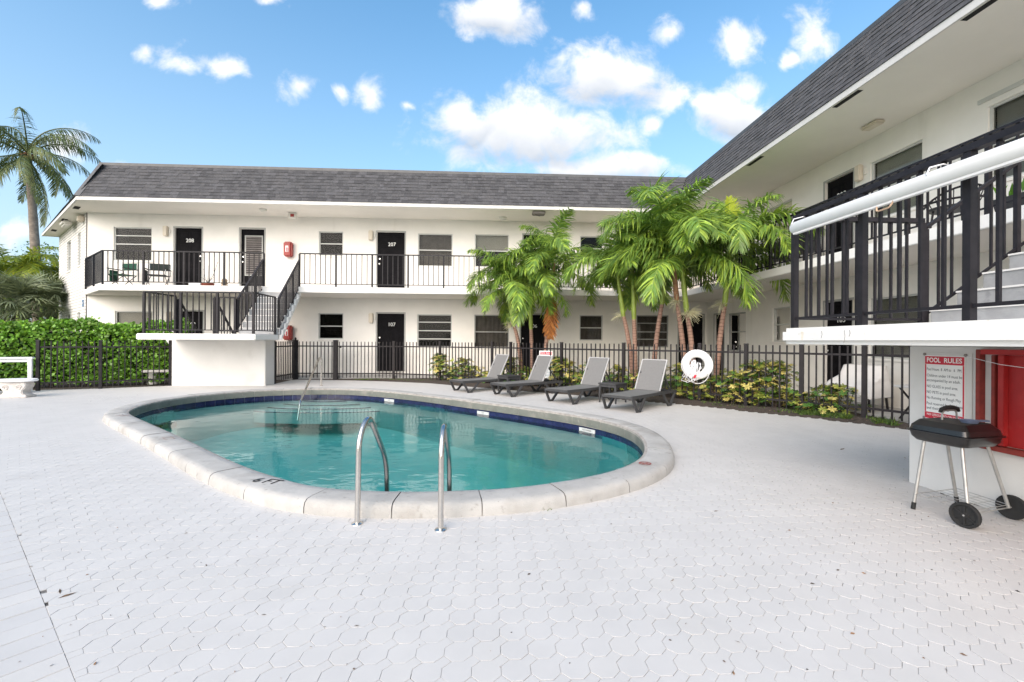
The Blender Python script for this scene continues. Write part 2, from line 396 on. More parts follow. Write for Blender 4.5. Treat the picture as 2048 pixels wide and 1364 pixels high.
# ------------------------------------------------------------------ ground sheets (all with the pool cut out)
def ring(name, m, inner, outer_fn, z, zi=None, sub=1):
    mb = MB(); n = len(inner)
    for i in range(n):
        a, b = inner[i], inner[(i+1) % n]; A, B = outer_fn(i), outer_fn((i+1) % n)
        mb.poly([(a[0],a[1],z),(b[0],b[1],z),(B[0],B[1],z),(A[0],A[1],z)])
    return mb.build(name, m)
tag(ring('ground', 'lawn', poff(.12), lambda i: PCEN+(POOL[i]-PCEN).normalized()*600, -.045), kind='structure')
DECK = [(-1.5+.0,1.70),(-5.2,4.9),(-14,12.55),(-11.2,11.25),(-9.75,11.72),(-8.45,12.45),(-6.03,12.55),(-6.1,14.35),(-4.4,14.1),(-3.2,13.75),(-1.7,13.13),(-.77,12.35),(.31,11.55),(1.26,10.8),(2.33,10.05),(2.95,9.35),(3.71,8.78),(4.09,8.43),(4.43,8.08),(4.8,7.6),(5.24,7.18),(5.66,6.65),(6.05,6.15),(6.6,5.4),(9,3),(9,-4),(4.2,-4)]
DECK_A = [(-1.5,1.70),(4.5,-3.5)]
def ray_hit(o, d, poly):
    best = None; n = len(poly)
    for i in range(n):
        a, b = Vector(poly[i]), Vector(poly[(i+1) % n]); e = b-a; den = d.x*e.y-d.y*e.x
        if abs(den) < 1e-9: continue
        w = a-o; t = (w.x*e.y-w.y*e.x)/den; s = (w.x*d.y-w.y*d.x)/den
        if t > 0 and -1e-6 <= s <= 1+1e-6 and (best is None or t > best): best = t
    return o+d*best
STRIP_DIR = Vector((-.756,.654)); STRIP_N = Vector((-.654,-.756))       # diagonal property line
B0 = Vector((-1.492,1.702))
DECKP = [(B0-STRIP_DIR*8)[:], B0[:], (B0+STRIP_DIR*6)[:], (B0+STRIP_DIR*14.3)[:]]+DECK[3:25]+[(9,-6.5),(5,-6.5)]
deck = tag(ring('pool_deck', 'joint', poff(.12), lambda i: ray_hit(PCEN, (POOL[i]-PCEN).normalized(), DECKP), -.0032), kind='structure')
# far and side parts of the deck where single pavers can no longer be told apart: one painted sheet
def clip_half(poly, o, n):
    out = []; m = len(poly); o = Vector(o); n = Vector(n)
    for i in range(m):
        a, b = Vector(poly[i][:2]), Vector(poly[(i+1) % m][:2]); da, db = (a-o).dot(n), (b-o).dot(n)
        if da >= 0: out.append(a)
        if (da >= 0) != (db >= 0): out.append(a.lerp(b, da/(da-db)))
    return out
PAVE_FAR = 9.6
mb = MB()
for i in range(NP):
    a, b = OUT[i], OUT[(i+1) % NP]; A, B = [ray_hit(PCEN, (POOL[k % NP]-PCEN).normalized(), DECKP) for k in (i, i+1)]
    a2, b2 = POOL[i]+PN[i]*.2, POOL[(i+1) % NP]+PN[(i+1) % NP]*.2
    q = clip_half([a2, b2, B, A], (0, PAVE_FAR), (.053, 1))
    if len(q) > 2: mb.poly([(p.x, p.y, -.001) for p in q])
tag(mb.build('painted_deck', 'deck_far'), kind='structure')
# diagonal strip of long pavers on the left
strip = link('paver_strip', None); tag(strip, kind='structure')
mb = MB(); q = [B0-STRIP_DIR*3, B0+STRIP_DIR*14.3, B0+STRIP_DIR*14.3+STRIP_N*9, B0-STRIP_DIR*3+STRIP_N*9]
mb.poly([(p.x, p.y, -.0042) for p in q]); mb.build('strip_bed', 'joint', strip)
SW = .125
def strip_paver(l): return MB().hexa([(.002,.002,-.006),(SW-.002,.002,-.006),(SW-.002,l-.002,-.006),(.002,l-.002,-.006),(.004,.004,0),(SW-.004,.004,0),(SW-.004,l-.004,0),(.004,l-.004,0)])
sp_me = []
for k in range(3):
    m_ = strip_paver(.9); m_.col = [(1,1,1.0001),(.975,.98,.99),(.95,.955,.97)][k]; m_.c = [m_.col]*6; sp_me.append(m_.data('strip_paver', 'deck_paint'))
srot = math.atan2(STRIP_DIR.y, STRIP_DIR.x)
rest = MB()
for i in range(-10, 90):
    for j in range(4):
        o = B0+STRIP_DIR*(i*SW)+STRIP_N*(j*.9-.002)
        c_ = o+STRIP_N*.45; p = proj((c_.x, c_.y, 0))
        if not (-1200 < p[0] < 2200 and p[1] < 2300 and p[2] > .3): continue
        zz = random.uniform(-.002, .001)
        if p[2] < 7: link('strip_paver', random.choice(sp_me), strip, (o.x, o.y, zz), (random.gauss(0,.001), random.gauss(0,.001), srot))
        else:
            u = Vector((STRIP_DIR.x, STRIP_DIR.y)); v = STRIP_N
            pts = [o+u*.004+v*.004, o+u*(SW-.004)+v*.004, o+u*(SW-.004)+v*.896, o+u*.004+v*.896]
            rest.poly([(q.x, q.y, zz) for q in pts])
tag(rest.build('strip_paver_field', 'deck_far', strip), kind='stuff')

# ------------------------------------------------------------------ octagonal pavers with a square tail
A_ = .1125; h_ = A_/2; t_ = A_*.2929
def paver_outline(g):
    pts = [(h_,h_-t_),(h_+t_,h_),(h_,h_+t_),(h_-t_,h_),(-h_+t_,h_),(-h_,h_-t_),(-h_,-h_+t_),(-h_+t_,-h_),(h_-t_,-h_),(h_,-h_+t_)]
    n = len(pts); out = []
    for i in range(n):
        p, a, b = Vector(pts[i]), Vector(pts[i-1]), Vector(pts[(i+1) % n])
        d1, d2 = (p-a).normalized(), (b-p).normalized(); n1, n2 = Vector((-d1.y, d1.x)), Vector((-d2.y, d2.x))
        m = (n1+n2); m = m/m.dot(n1) if abs(m.dot(n1)) > .2 else n1
        out.append(p+m*g)
    return out
def paver(mb, cx, cy, z, g, tx=0, ty=0):
    lo, hi = paver_outline(g), paver_outline(g+.0009)
    f = lambda p, dz: (cx+p.x, cy+p.y, z+dz+p.x*tx+p.y*ty)
    n = 10; vs = [f(p, -.006) for p in lo]+[f(p, -.0007) for p in lo]+[f(p, 0) for p in hi]
    fs = [tuple(range(20, 30))]+[(i,(i+1) % n,n+(i+1) % n,n+i) for i in range(n)]+[(n+i,n+(i+1) % n,2*n+(i+1) % n,2*n+i) for i in range(n)]
    mb.mesh(vs, fs)
cells = []; OUT_IN = poff(.23)
for i in range(-90, 90):
    for j in range(-8, 100):
        x, y = i*A_, j*A_; p = proj((x, y, 0))
        if p[2] < .8 or p[0] < -170 or p[0] > 2230 or p[1] > 1560 or .053*x+.9986*y > PAVE_FAR+.1: continue
        sd = (Vector((x, y))-B0).dot(STRIP_N)
        if sd > .08: continue
        if x > 3.74 and y < 3.9: continue
        if inside((x, y), OUT_IN): continue
        if y > 5 and not inside((x, y), DECKP): continue
        cells.append((p[2], x, y, p, sd))
cells.sort()
vis = [c for c in cells if -20 < c[3][0] < 2070 and c[3][1] < 1375 and c[4] < -.10 and not inside((c[1], c[2]), OUT)][:300]; vset = set((c[1], c[2]) for c in vis)
pv = []
for k in range(5):
    m_ = MB(); m_.col = [(1,1,1.001),(.992,.992,.994),(.985,.985,.988),(1,.997,.992),(.978,.98,.983)][k]
    paver(m_, 0, 0, 0, [.0007,.0010,.0015,.0009,.0012][k]); pv.append(m_.data('paver', 'deck_paint'))
def pz_jit(x, y): return noise.noise((x*1.2, y*1.2, 3))*.0018+random.uniform(-.0003, .0003)
field = MB()
for c in cells:
    d, x, y, p, sd = c
    zz = pz_jit(x, y)
    if sd > -.10:        # pavers cut along the diagonal strip
        q = clip_half([(x+v.x, y+v.y) for v in paver_outline(.0012)], B0-STRIP_N*.001, -STRIP_N)
        if len(q) > 2: field.col = (1,1,1.001); field.prism([(v.x, v.y) for v in q], zz-.006, zz)
        continue
    if (x, y) in vset: link('paver', random.choice(pv), deck, (x, y, zz), (random.gauss(0,.002), random.gauss(0,.002), random.gauss(0,.003)))
    else:
        s = random.choice((1.001,.992,.985,.978,.996)); field.col = (s, s, s*1.003)
        paver(field, x, y, zz, random.choice((.0006,.0009,.0012,.0018)) if d < 6 else .0011, random.gauss(0,.003), random.gauss(0,.003))
tag(field.build('paver_field', 'deck_paint', deck), kind='stuff')

# ------------------------------------------------------------------ swimming pool
pool = thing('swimming_pool', 'egg-shaped swimming pool of teal water with raised beige concrete coping', 'pool', (PCEN.x, PCEN.y, 0))
PO = (PCEN.x, PCEN.y, 0)
PROF = [(.0,-.045),(.0,.045),(.012,.08),(.04,.098),(.10,.101),(.235,.101),(.274,.095),(.297,.077),(.307,.045),(.309,-.02)]
NST = 40; seglen = NP//NST
random.seed(5)
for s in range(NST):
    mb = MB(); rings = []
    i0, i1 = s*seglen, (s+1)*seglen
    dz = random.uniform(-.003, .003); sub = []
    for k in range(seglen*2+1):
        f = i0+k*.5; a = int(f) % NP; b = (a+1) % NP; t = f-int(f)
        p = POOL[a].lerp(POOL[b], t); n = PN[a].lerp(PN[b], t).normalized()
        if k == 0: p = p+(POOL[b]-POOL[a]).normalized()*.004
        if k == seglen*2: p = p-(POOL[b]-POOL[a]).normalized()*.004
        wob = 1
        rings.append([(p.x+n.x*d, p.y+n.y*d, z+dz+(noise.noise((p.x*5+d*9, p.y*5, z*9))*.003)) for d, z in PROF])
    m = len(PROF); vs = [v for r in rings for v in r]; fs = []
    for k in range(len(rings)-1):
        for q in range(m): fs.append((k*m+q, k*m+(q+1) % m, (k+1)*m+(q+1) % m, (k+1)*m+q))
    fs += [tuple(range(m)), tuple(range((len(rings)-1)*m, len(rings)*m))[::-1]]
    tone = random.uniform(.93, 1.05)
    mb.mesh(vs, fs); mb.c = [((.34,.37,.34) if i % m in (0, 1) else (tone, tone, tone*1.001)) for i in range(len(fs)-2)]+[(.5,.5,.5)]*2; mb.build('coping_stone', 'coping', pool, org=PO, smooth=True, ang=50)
def sweep(mb, prof, n=NP):
    m = len(prof)
    vs = [(POOL[i].x+PN[i].x*d, POOL[i].y+PN[i].y*d, z) for i in range(n) for d, z in prof]
    mb.mesh(vs, [(i*m+q, i*m+q+1, ((i+1) % n)*m+q+1, ((i+1) % n)*m+q) for i in range(n) for q in range(m-1)])
mb = MB(); sweep(mb, [(.006,-.05),(.006,.085),(.03,.094),(.27,.084),(.298,.03),(.30,-.03)]); mb.build('coping_mortar', 'coping_joint', pool, org=PO, smooth=True)
# shell: wall then floor falling from the shallow far end to the deep near end
mb = MB(); sweep(mb, [(.03,-.03),(.03,-.9)])
def floor_z(p): t = min(1, max(0, (10.6-p.y)/6.2)); return -.95-1.0*t*t*(3-2*t)
FR = [1.0,.97,.9,.75,.5,.25]
rows = []
for fi, fr in enumerate(FR):
    row = []
    for i in range(0, NP, 2):
        q = POOL[i]+PN[i]*.03; p = PCEN+(q-PCEN)*fr; zf = floor_z(p)
        row.append((p.x, p.y, [-.85, zf+.22, zf+.05, zf, zf, zf][fi]))
    rows.append(row)
m = NP//2; vs = [v for r in rows for v in r]+[(PCEN.x, PCEN.y, floor_z(PCEN))]
fs = [(k*m+i, k*m+(i+1) % m, (k+1)*m+(i+1) % m, (k+1)*m+i) for k in range(len(FR)-1) for i in range(m)]+[((len(FR)-1)*m+i, (len(FR)-1)*m+(i+1) % m, len(vs)-1) for i in range(m)]
mb.mesh(vs, fs); mb.build('pool_shell', 'plaster', pool, org=PO, smooth=True, ang=60)
WL = -.135
NT = 120
for s in range(NT):
    i0 = s*2; q = []
    for k in (0, 1, 2):
        i = (i0+k) % NP; p = POOL[i]+PN[i]*.024; t = (POOL[(i+1) % NP]-POOL[i-1]).normalized()
        if k == 0: p = p+t*.002
        if k == 2: p = p-t*.002
        q.append(p)
    mb = MB(); nn = PN[(i0+1) % NP]*.008
    vs = [(p.x, p.y, z) for z in (-.185,-.046) for p in q]+[(p.x+nn.x, p.y+nn.y, z) for z in (-.185,-.046) for p in q]
    mb.mesh(vs, [(0,1,4,3),(1,2,5,4),(6,9,10,7),(7,10,11,8),(3,4,10,9),(4,5,11,10),(0,3,9,6),(2,8,11,5)])
    mb.build('waterline_tile', 'navy_tile', pool, org=PO)
SC_ = Vector((-3.85, 10.95))
for rx, ry, z in ((.6,.30,-.20),(1.1,.48,-.26),(1.55,.64,-.32),(2.0,.80,-.38)):
    pts = [(SC_.x+math.cos(math.pi+math.pi*k/60)*rx, SC_.y+math.sin(math.pi+math.pi*k/60)*ry) for k in range(61)]
    st_ = MB().prism(pts, z-.25, z).build('entry_step', 'plaster', pool, org=PO, bevel=.01)
    MB().tube([(p[0], p[1]+.006, z+.003) for p in pts], .009, 5).build('step_edge', 'navy_tile', st_, org=PO)
water = MB(); wp = [POOL[i]+PN[i]*.02 for i in range(NP)]
water.prism([(p.x, p.y) for p in wp], -2.4, WL)
tag(water.build('water', 'water', smooth='weld'), kind='structure')
# depth and warning marks on the coping, white marker tiles at the waterline
def nearest(p): return min(range(NP), key=lambda i: (POOL[i]-Vector(p[:2])).length)
a, b = pz(512, 960.5, .1), pz(556, 966, .1)
text_at('6 FT', .15, 'black_print', (a+b)/2+Vector((0,0,.0055)), b-a, (0,0,1), 'depth_mark', pool, PO, depth=.0006, sx=.9)
a, b = pz(233, 830, .1), pz(256, 833, .1)
text_at('3 FT', .13, 'faded_print', (a+b)/2+Vector((0,0,.0055)), b-a, (0,0,1), 'depth_mark', pool, PO, depth=.0006, sx=.9)
c = pz(337, 877, .1); i = nearest(c); tdir = (POOL[(i+1) % NP]-POOL[i-1]).normalized(); tdir = Vector((tdir.x, tdir.y, 0)); tdir = tdir if tdir.x > 0 else -tdir
nd_ = Vector((-tdir.y, tdir.x, 0)); mb = MB(); z_ = Vector((0,0,.105-c.z))
for sgn in (-1, 1):
    mb.bar(c+z_-tdir*.08+nd_*.04*sgn, c+z_+tdir*.08+nd_*.04*sgn, .008, .001); mb.bar(c+z_+tdir*.08*sgn-nd_*.04, c+z_+tdir*.08*sgn+nd_*.04, .008, .001)
mb.build('stencil_mark', 'faded_print', pool, org=PO)
c = pz(1290, 927.5, .1); mb = MB(); cz = .1055; R_ = .058
for k in range(28):
    a0, a1 = k*math.pi/14, (k+1)*math.pi/14
    mb.poly([(c.x+math.cos(t)*r, c.y+math.sin(t)*r, cz) for t, r in ((a0,R_),(a1,R_),(a1,R_-.012),(a0,R_-.012))])
mb.bar((c.x-.04,c.y+.03,cz),(c.x+.04,c.y-.03,cz), .011, .001)
mb.bar((c.x-.03,c.y-.012,cz),(c.x+.03,c.y+.012,cz), .012, .0012)
mb.build('no_diving_mark', pm('mark_red', (.30,.07,.06), .7, var=.3, vs=50), pool, org=PO)
for px, py, wd in ((788,799.5,.30),(965,826,.30),(1180,860.5,.32)):
    c = pz(px, py, -.11); i = nearest(c); p = POOL[i]+PN[i]*.018; t = (POOL[(i+1) % NP]-POOL[i-1]).normalized()
    if t.x < 0: t = -t
    n = -PN[i]; U3, N3 = Vector((t.x, t.y, 0)), Vector((n.x, n.y, 0))
    mb = MB(); Wt = Wall((p.x, p.y, 0), U3, N3); mb.wb(Wt, -wd/2, wd/2, -.004, .006, -.133, -.078)
    mk = mb.build('depth_marker', 'white_tile', pool, org=PO)
    text_at('NO DIVING' if px > 1000 else '4 FT', .035, 'black_print', Wt.P(0, .0075, -.105), U3, N3, 'marker_lettering', mk, PO, depth=.0005)

# ------------------------------------------------------------------ pool metalwork
def arc(pts, r, n=6):      # polyline with rounded corners
    pts = [Vector(p) for p in pts]; out = [pts[0]]
    for i in range(1, len(pts)-1):
        a, b, c = pts[i-1], pts[i], pts[i+1]; r_ = min(r, (b-a).length*.48, (c-b).length*.48)
        p, q = b+(a-b).normalized()*r_, b+(c-b).normalized()*r_
        for k in range(n+1): t = k/n; out.append(p*(1-t)**2+b*2*t*(1-t)+q*t*t)
    return out+[pts[-1]]
def grab_rail(base, top, ent, label):
    base, top, ent = Vector(base), Vector(top), Vector(ent)
    t = thing('grab_rail', label, 'grab rail', base, 0, 'grab rails of the pool ladder')
    d = (ent-base); d.z = 0; d.normalize(); hh = top.z
    pts = [Vector((0,0,-.03)), Vector((0,0,hh*.86))+d*.02, Vector((0,0,hh*1.06))+d*.17, Vector((0,0,.30))+d*((ent-base).xy.length-.03), Vector((0,0,-.7))+d*((ent-base).xy.length+.03)]
    MB().tube(arc(pts, .14, 10), .019, 14).build('rail_tube', 'steel', t, smooth=True)
    MB().lathe([(.0,.010),(.020,.010),(.040,.004),(.043,-.004)], 18).build('base_collar', 'steel', t, smooth=True)
    return t
grab_rail((-.885,3.085,0), (0,0,.68), (-.80,3.62,0), 'left stainless grab rail of the pool ladder, its inner leg in full view')
grab_rail((-.308,2.965,0), (0,0,.645), (-.30,3.55,0), 'right stainless grab rail of the pool ladder, seen edge-on')
hb = Vector((-4.55,12.42,0)); he = pz(600, 805, WL)
t = thing('step_handrail', 'slanted stainless handrail leading down into the pool steps', 'handrail', hb)
d = he-hb; d.z = 0; L_ = d.length; d.normalize()
MB().tube(arc([(0,0,-.02),(0,0,.76),d*.32+Vector((0,0,.765)),d*(L_)+Vector((0,0,WL)),d*(L_+.10)+Vector((0,0,-.32)),d*(L_+.22)+Vector((0,0,-.50))], .10, 6), .024, 12).build('rail_tube', 'steel', t, smooth=True)
MB().lathe([(0,.012),(.03,.012),(.05,0)], 16).build('base_collar', 'steel', t, smooth=True)

# ------------------------------------------------------------------ building geometry shared values
YB, XR = 15.0, 7.55                    # wall planes
YE, XE = 13.6, 5.83                    # eaves
YS, XS = 13.4, 6.0                     # balcony edges
ZS, ZSB = 2.815, 2.645                 # balcony slab top / bottom
ZC, ZF, ZT = 5.297, 5.395, 6.56        # soffit, fascia top, roof top
DM = .60                               # mansard set-back
WB = Wall((0,YB,0), (1,0,0), (0,-1,0)); WR = Wall((XR,0,0), (0,-1,0), (-1,0,0))
CL = Vector((-12.9,15.0)); ED = Vector((-.752,.659)); EN = Vector((-.659,-.752))   # brick end wall: corner, direction, outward
WE = Wall((CL.x,CL.y,0), (-ED.x,-ED.y,0), (EN.x,EN.y,0))
def bo(org): return dict(org=org)
def wall_panel(mb, Wl, u0, u1, za, zb, holes, rev=.11):
    us = sorted(set([u0,u1]+[h[0] for h in holes]+[h[1] for h in holes])); zs = sorted(set([za,zb]+[h[2] for h in holes]+[h[3] for h in holes]))
    for i in range(len(us)-1):
        for j in range(len(zs)-1):
            uc, zc = (us[i]+us[i+1])/2, (zs[j]+zs[j+1])/2
            if any(h[0] < uc < h[1] and h[2] < zc < h[3] for h in holes): continue
            mb.poly([Wl.P(us[i],0,zs[j]),Wl.P(us[i+1],0,zs[j]),Wl.P(us[i+1],0,zs[j+1]),Wl.P(us[i],0,zs[j+1])])
    for (a,b,c,d) in [h[:4] for h in holes]:
        for p, q in (((a,c),(a,d)),((b,c),(b,d)),((a,d),(b,d)),((a,c),(b,c))):
            mb.poly([Wl.P(p[0],0,p[1]),Wl.P(q[0],0,q[1]),Wl.P(q[0],-rev,q[1]),Wl.P(p[0],-rev,p[1])])
def window(par, org, Wl, u0, u1, za, zb, rails=(.5,), fill='dark', fm='frame_white', sill=True, vert=()):
    fw = .035; f = MB(); d0, d1 = -.085, -.03
    f.wb(Wl,u0,u0+fw,d0,d1,za,zb); f.wb(Wl,u1-fw,u1,d0,d1,za,zb); f.wb(Wl,u0+fw,u1-fw,d0,d1,zb-fw,zb); f.wb(Wl,u0+fw,u1-fw,d0,d1,za,za+fw)
    o = f.build('window', fm, par, **bo(org))
    zz = [za+fw]+[za+(zb-za)*r for r in rails]+[zb-fw]
    for i in range(len(zz)-1):
        a, b = zz[i]+(.012 if i else 0), zz[i+1]-(.012 if i < len(zz)-2 else 0)
        MB().wb(Wl,u0+fw,u1-fw,-.066,-.060,a,b).build('pane', 'glass', o, **bo(org))
        if i: MB().wb(Wl,u0+fw,u1-fw,-.078,-.035,zz[i]-.016,zz[i]+.016).build('sash_rail', fm, o, **bo(org))
    for v in vert:
        uu = u0+(u1-u0)*v; MB().wb(Wl,uu-.012,uu+.012,-.078,-.036,za+fw,zb-fw).build('mullion', fm, o, **bo(org))
    if sill: MB().wb(Wl,u0-.03,u1+.03,-.03,.025,za-.045,za-.002).build('sill', 'stucco', o, **bo(org))
    a, b, c, d = u0+.002, u1-.002, za+.002, zb-.002
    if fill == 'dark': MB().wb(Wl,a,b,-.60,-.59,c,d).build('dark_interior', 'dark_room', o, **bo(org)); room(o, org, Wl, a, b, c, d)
    elif fill == 'curtain':
        mb = MB(); n = 26; pts = []
        for k in range(n+1):
            uu = a+(b-a)*k/n; dd = -.16+.012*math.sin(k*1.9)
            pts.append((uu, dd))
        for k in range(n): mb.poly([Wl.P(pts[k][0],pts[k][1],c),Wl.P(pts[k+1][0],pts[k+1][1],c),Wl.P(pts[k+1][0],pts[k+1][1],d),Wl.P(pts[k][0],pts[k][1],d)])
        mb.build('curtain', 'curtain', o, smooth='weld', **bo(org)); room(o, org, Wl, a, b, c, d)
    elif fill in ('blind', 'blind_grey', 'half'):
        mb = MB(); lowz = c if fill != 'half' else za+(zb-za)*.52; n = int((d-lowz)/.028)
        for k in range(n):
            z = d-.02-k*.028; mb.poly([Wl.P(a+.02,-.130,z),Wl.P(b-.02,-.130,z),Wl.P(b-.02,-.118,z+.0255),Wl.P(a+.02,-.118,z+.0255)])
        mb.wb(Wl,a+.02,b-.02,-.14,-.112,lowz+.002,lowz+.02)
        mb.build('blind', 'blind_grey' if fill == 'blind_grey' else 'blind', o, **bo(org)); room(o, org, Wl, a, b, c, d)
    return o
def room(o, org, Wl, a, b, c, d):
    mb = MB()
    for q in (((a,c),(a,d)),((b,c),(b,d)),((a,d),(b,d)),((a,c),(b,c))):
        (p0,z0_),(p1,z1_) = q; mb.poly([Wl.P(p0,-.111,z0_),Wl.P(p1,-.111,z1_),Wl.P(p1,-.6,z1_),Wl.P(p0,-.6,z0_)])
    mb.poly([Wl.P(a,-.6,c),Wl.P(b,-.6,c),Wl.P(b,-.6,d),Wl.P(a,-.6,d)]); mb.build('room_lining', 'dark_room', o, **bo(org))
def door(par, org, Wl, u0, u1, za, zb, num=None, hinge=1, louver=False, numz=.2, frame='frame_grey'):
    d = MB(); d.wb(Wl,u0,u1,-.10,-.065,za,zb)
    w = u1-u0; hh = zb-za
    if not louver:
        for (a, b, c, e) in ((.13,.45,.06,.36),(.55,.87,.06,.36),(.13,.45,.42,.74),(.55,.87,.42,.74),(.13,.45,.80,.94),(.55,.87,.80,.94)):
            A, B, Cc, D = u0+w*a, u0+w*b, za+hh*c, za+hh*e
            d.wb(Wl,A,A+.014,-.066,-.057,Cc,D); d.wb(Wl,B-.014,B,-.066,-.057,Cc,D); d.wb(Wl,A+.014,B-.014,-.066,-.057,D-.014,D); d.wb(Wl,A+.014,B-.014,-.066,-.057,Cc,Cc+.014)
            d.wb(Wl,A+.05,B-.05,-.066,-.060,Cc+.05,D-.05)
    o = d.build('door', 'door_paint', par, **bo(org))
    fr = MB(); fr.wb(Wl,u0-.045,u0-.001,-.10,.006,za,zb+.045); fr.wb(Wl,u1+.001,u1+.045,-.10,.006,za,zb+.045); fr.wb(Wl,u0-.001,u1+.001,-.10,.006,zb+.002,zb+.045)
    fr.build('door_frame', frame, o, **bo(org))
    MB().wb(Wl,u0,u1,-.10,.03,za-.035,za-.002).build('threshold', 'walk', o, **bo(org))
    ku = u0+.07 if hinge > 0 else u1-.07
    kb = Wl.P(ku, -.065, za+.95)
    MB().tube([kb, kb+Wl.N*.03, kb+Wl.N*.032, kb+Wl.N*.05, kb+Wl.N*.062], [.012,.012,.026,.030,.016], 10).build('handle', 'chrome', o, smooth=True, **bo(org))
    kb = Wl.P(ku, -.065, za+1.12); MB().tube([kb, kb+Wl.N*.018], .024, 10).build('deadbolt', 'chrome', o, smooth=True, **bo(org))
    if louver:
        A, B, Cc, D = u0+w*.20, u0+w*.86, za+.54, zb-.24
        p = MB(); p.wb(Wl,A-.04,A,-.065,-.05,Cc,D); p.wb(Wl,B,B+.04,-.065,-.05,Cc,D); p.wb(Wl,A-.04,B+.04,-.065,-.049,D,D+.04); p.wb(Wl,A-.04,B+.04,-.065,-.049,Cc-.04,Cc)
        p.build('louver_frame', 'frame_grey', o, **bo(org))
        n = 18
        for k in range(n):
            z = Cc+(D-Cc)*k/n; q = MB(); q.hexa([Wl.P(A,-.064,z+.012),Wl.P(B,-.064,z+.012),Wl.P(B,-.064,z+.02),Wl.P(A,-.064,z+.02),Wl.P(A,-.046,z+.05),Wl.P(B,-.046,z+.05),Wl.P(B,-.046,z+.056),Wl.P(A,-.046,z+.056)])
            q.build('louver', 'curtain', o, **bo(org))
    if num: text_at(num, .17, 'white_letter', Wl.P((u0+u1)/2+.02, -.054, zb-hh*numz), Wl.U, Wl.N, 'door_number', o, org, depth=.004)
    return o
def wall_light(par, org, Wl, u, z, m='lamp_cream', cover=True):
    o = MB().wb(Wl,u-.07,u+.07,0,.10,z-.16,z+.16).build('wall_light', m, par, bevel=.02, **bo(org))
    MB().wb(Wl,u+.085,u+.135,0,.03,z-.06,z+.06).build('conduit_box', 'lamp_white', o, **bo(org))
def ceiling_light(par, org, p, r=.14):
    MB().lathe([(0,-.085),(r*.55,-.08),(r*.85,-.055),(r,-.02),(r,0)], 18, p).build('ceiling_light', 'lamp_white', par, smooth=True, **bo(org))

BAL = {}
def bal_mesh(h, w, m):
    k = (round(h,3), w, m)
    if k not in BAL: BAL[k] = MB().box(-w/2,w/2,-w/2,w/2,0,h).data('baluster', m)
    return BAL[k]
def railing(par, org, pts, h, post=1.08, gap=.15, pw=.045, bw=.019, m='black_metal', posts=True, topw=.05, toph=.03, low=.09, down=.0, slope_drop=0, extra_end=(0,0)):
    """pts: floor-level polyline; returns the top rail object that parents the rest"""
    O = Vector(org); pts = [Vector(p) for p in pts]; root = None
    top = MB(); lowm = MB()
    for a, b in zip(pts[:-1], pts[1:]):
        up = Vector((0,0,h-toph/2)); top.bar(a+up, b+up, topw, toph); lowm.bar(a+Vector((0,0,low)), b+Vector((0,0,low)), .022, .022)
    root = top.build('railing', m, par, org=org)
    lowm.build('bottom_rail', m, root, org=org)
    done = set()
    for si, (a, b) in enumerate(zip(pts[:-1], pts[1:])):
        L = (b-a).length; n = max(1, round(L/post)); ang = math.atan2((b-a).y, (b-a).x)
        for k in range(n+1):
            p = a.lerp(b, k/n); key = tuple(round(c, 2) for c in p)
            if key not in done:
                done.add(key); link('post', bal_mesh(h-toph+down, pw, m), root, p-O-Vector((0,0,down)), (0,0,ang))
            if k < n:
                q = a.lerp(b, (k+1)/n); nb = max(1, round((q-p).length/gap))
                for j in range(1, nb): link('baluster', bal_mesh(h-toph-low+.005, bw, m), root, p.lerp(q, j/nb)-O+Vector((0,0,low-.005)), (0,0,ang))
    return root

# ------------------------------------------------------------------ back wing
BO = (-3,15,0)
bw_ = thing('apartment_building', 'two-storey white apartment wing across the back with grey shingle mansard', 'building', BO)
up = [(-12.07,-10.89,3.77,4.86),(-5.6,-4.81,4.03,4.84),(-2.36,-1.21,3.73,4.83),(-.47,.68,3.73,4.84),(3.1,3.9,4.0,4.84),(4.95,6.1,3.73,4.84)]
lowr = [(-12.02,-10.85,1.06,2.15),(-5.6,-4.79,1.28,2.14),(-2.37,-1.22,1.03,2.13),(-.47,.70,1.02,2.13),(3.1,3.9,1.28,2.15),(5.07,6.19,1.06,2.16)]
dup_ = [(-10.18,-9.33,ZS+.03,4.87),(-8.11,-7.35,ZS+.03,4.87),(-3.70,-2.80,ZS+.03,4.85),(1.17,2.03,ZS+.03,4.85)]
dlo = [(-10.10,-9.28,.22,2.16),(-3.69,-2.80,.22,2.14),(1.10,1.92,.22,2.14),(6.55,7.42,.14,2.18)]
mb = MB(); wall_panel(mb, WB, CL.x, XR+.2, ZS-.01, ZC+.05, up+dup_); mb.build('upper_wall', 'stucco', bw_, org=BO)
mb = MB(); wall_panel(mb, WB, CL.x, XR+.2, -.05, ZSB+.01, lowr+dlo); mb.build('lower_wall', 'stucco', bw_, org=BO)
for (h, r, f) in ((up[0],(.50,.75),'dark'),(up[1],(.5,),'dark'),(up[2],(.5,),'curtain'),(up[3],(.5,),'half'),(up[4],(.5,),'dark'),(up[5],(.5,),'dark')): window(bw_, BO, WB, *h, rails=r, fill=f)
for (h, r, f) in ((lowr[0],(.45,),'blind'),(lowr[1],(.5,),'dark'),(lowr[2],(.25,.5,.76),'dark'),(lowr[3],(.48,),'curtain'),(lowr[4],(.5,),'curtain'),(lowr[5],(.25,.48,.75),'curtain')): window(bw_, BO, WB, *h, rails=r, fill=f, fm='frame_grey' if h in (lowr[3],lowr[5]) else 'frame_white')
door(bw_, BO, WB, *dup_[0], num='208', hinge=-1); door(bw_, BO, WB, *dup_[1], louver=True); door(bw_, BO, WB, *dup_[2], num='207'); door(bw_, BO, WB, *dup_[3], num='206')
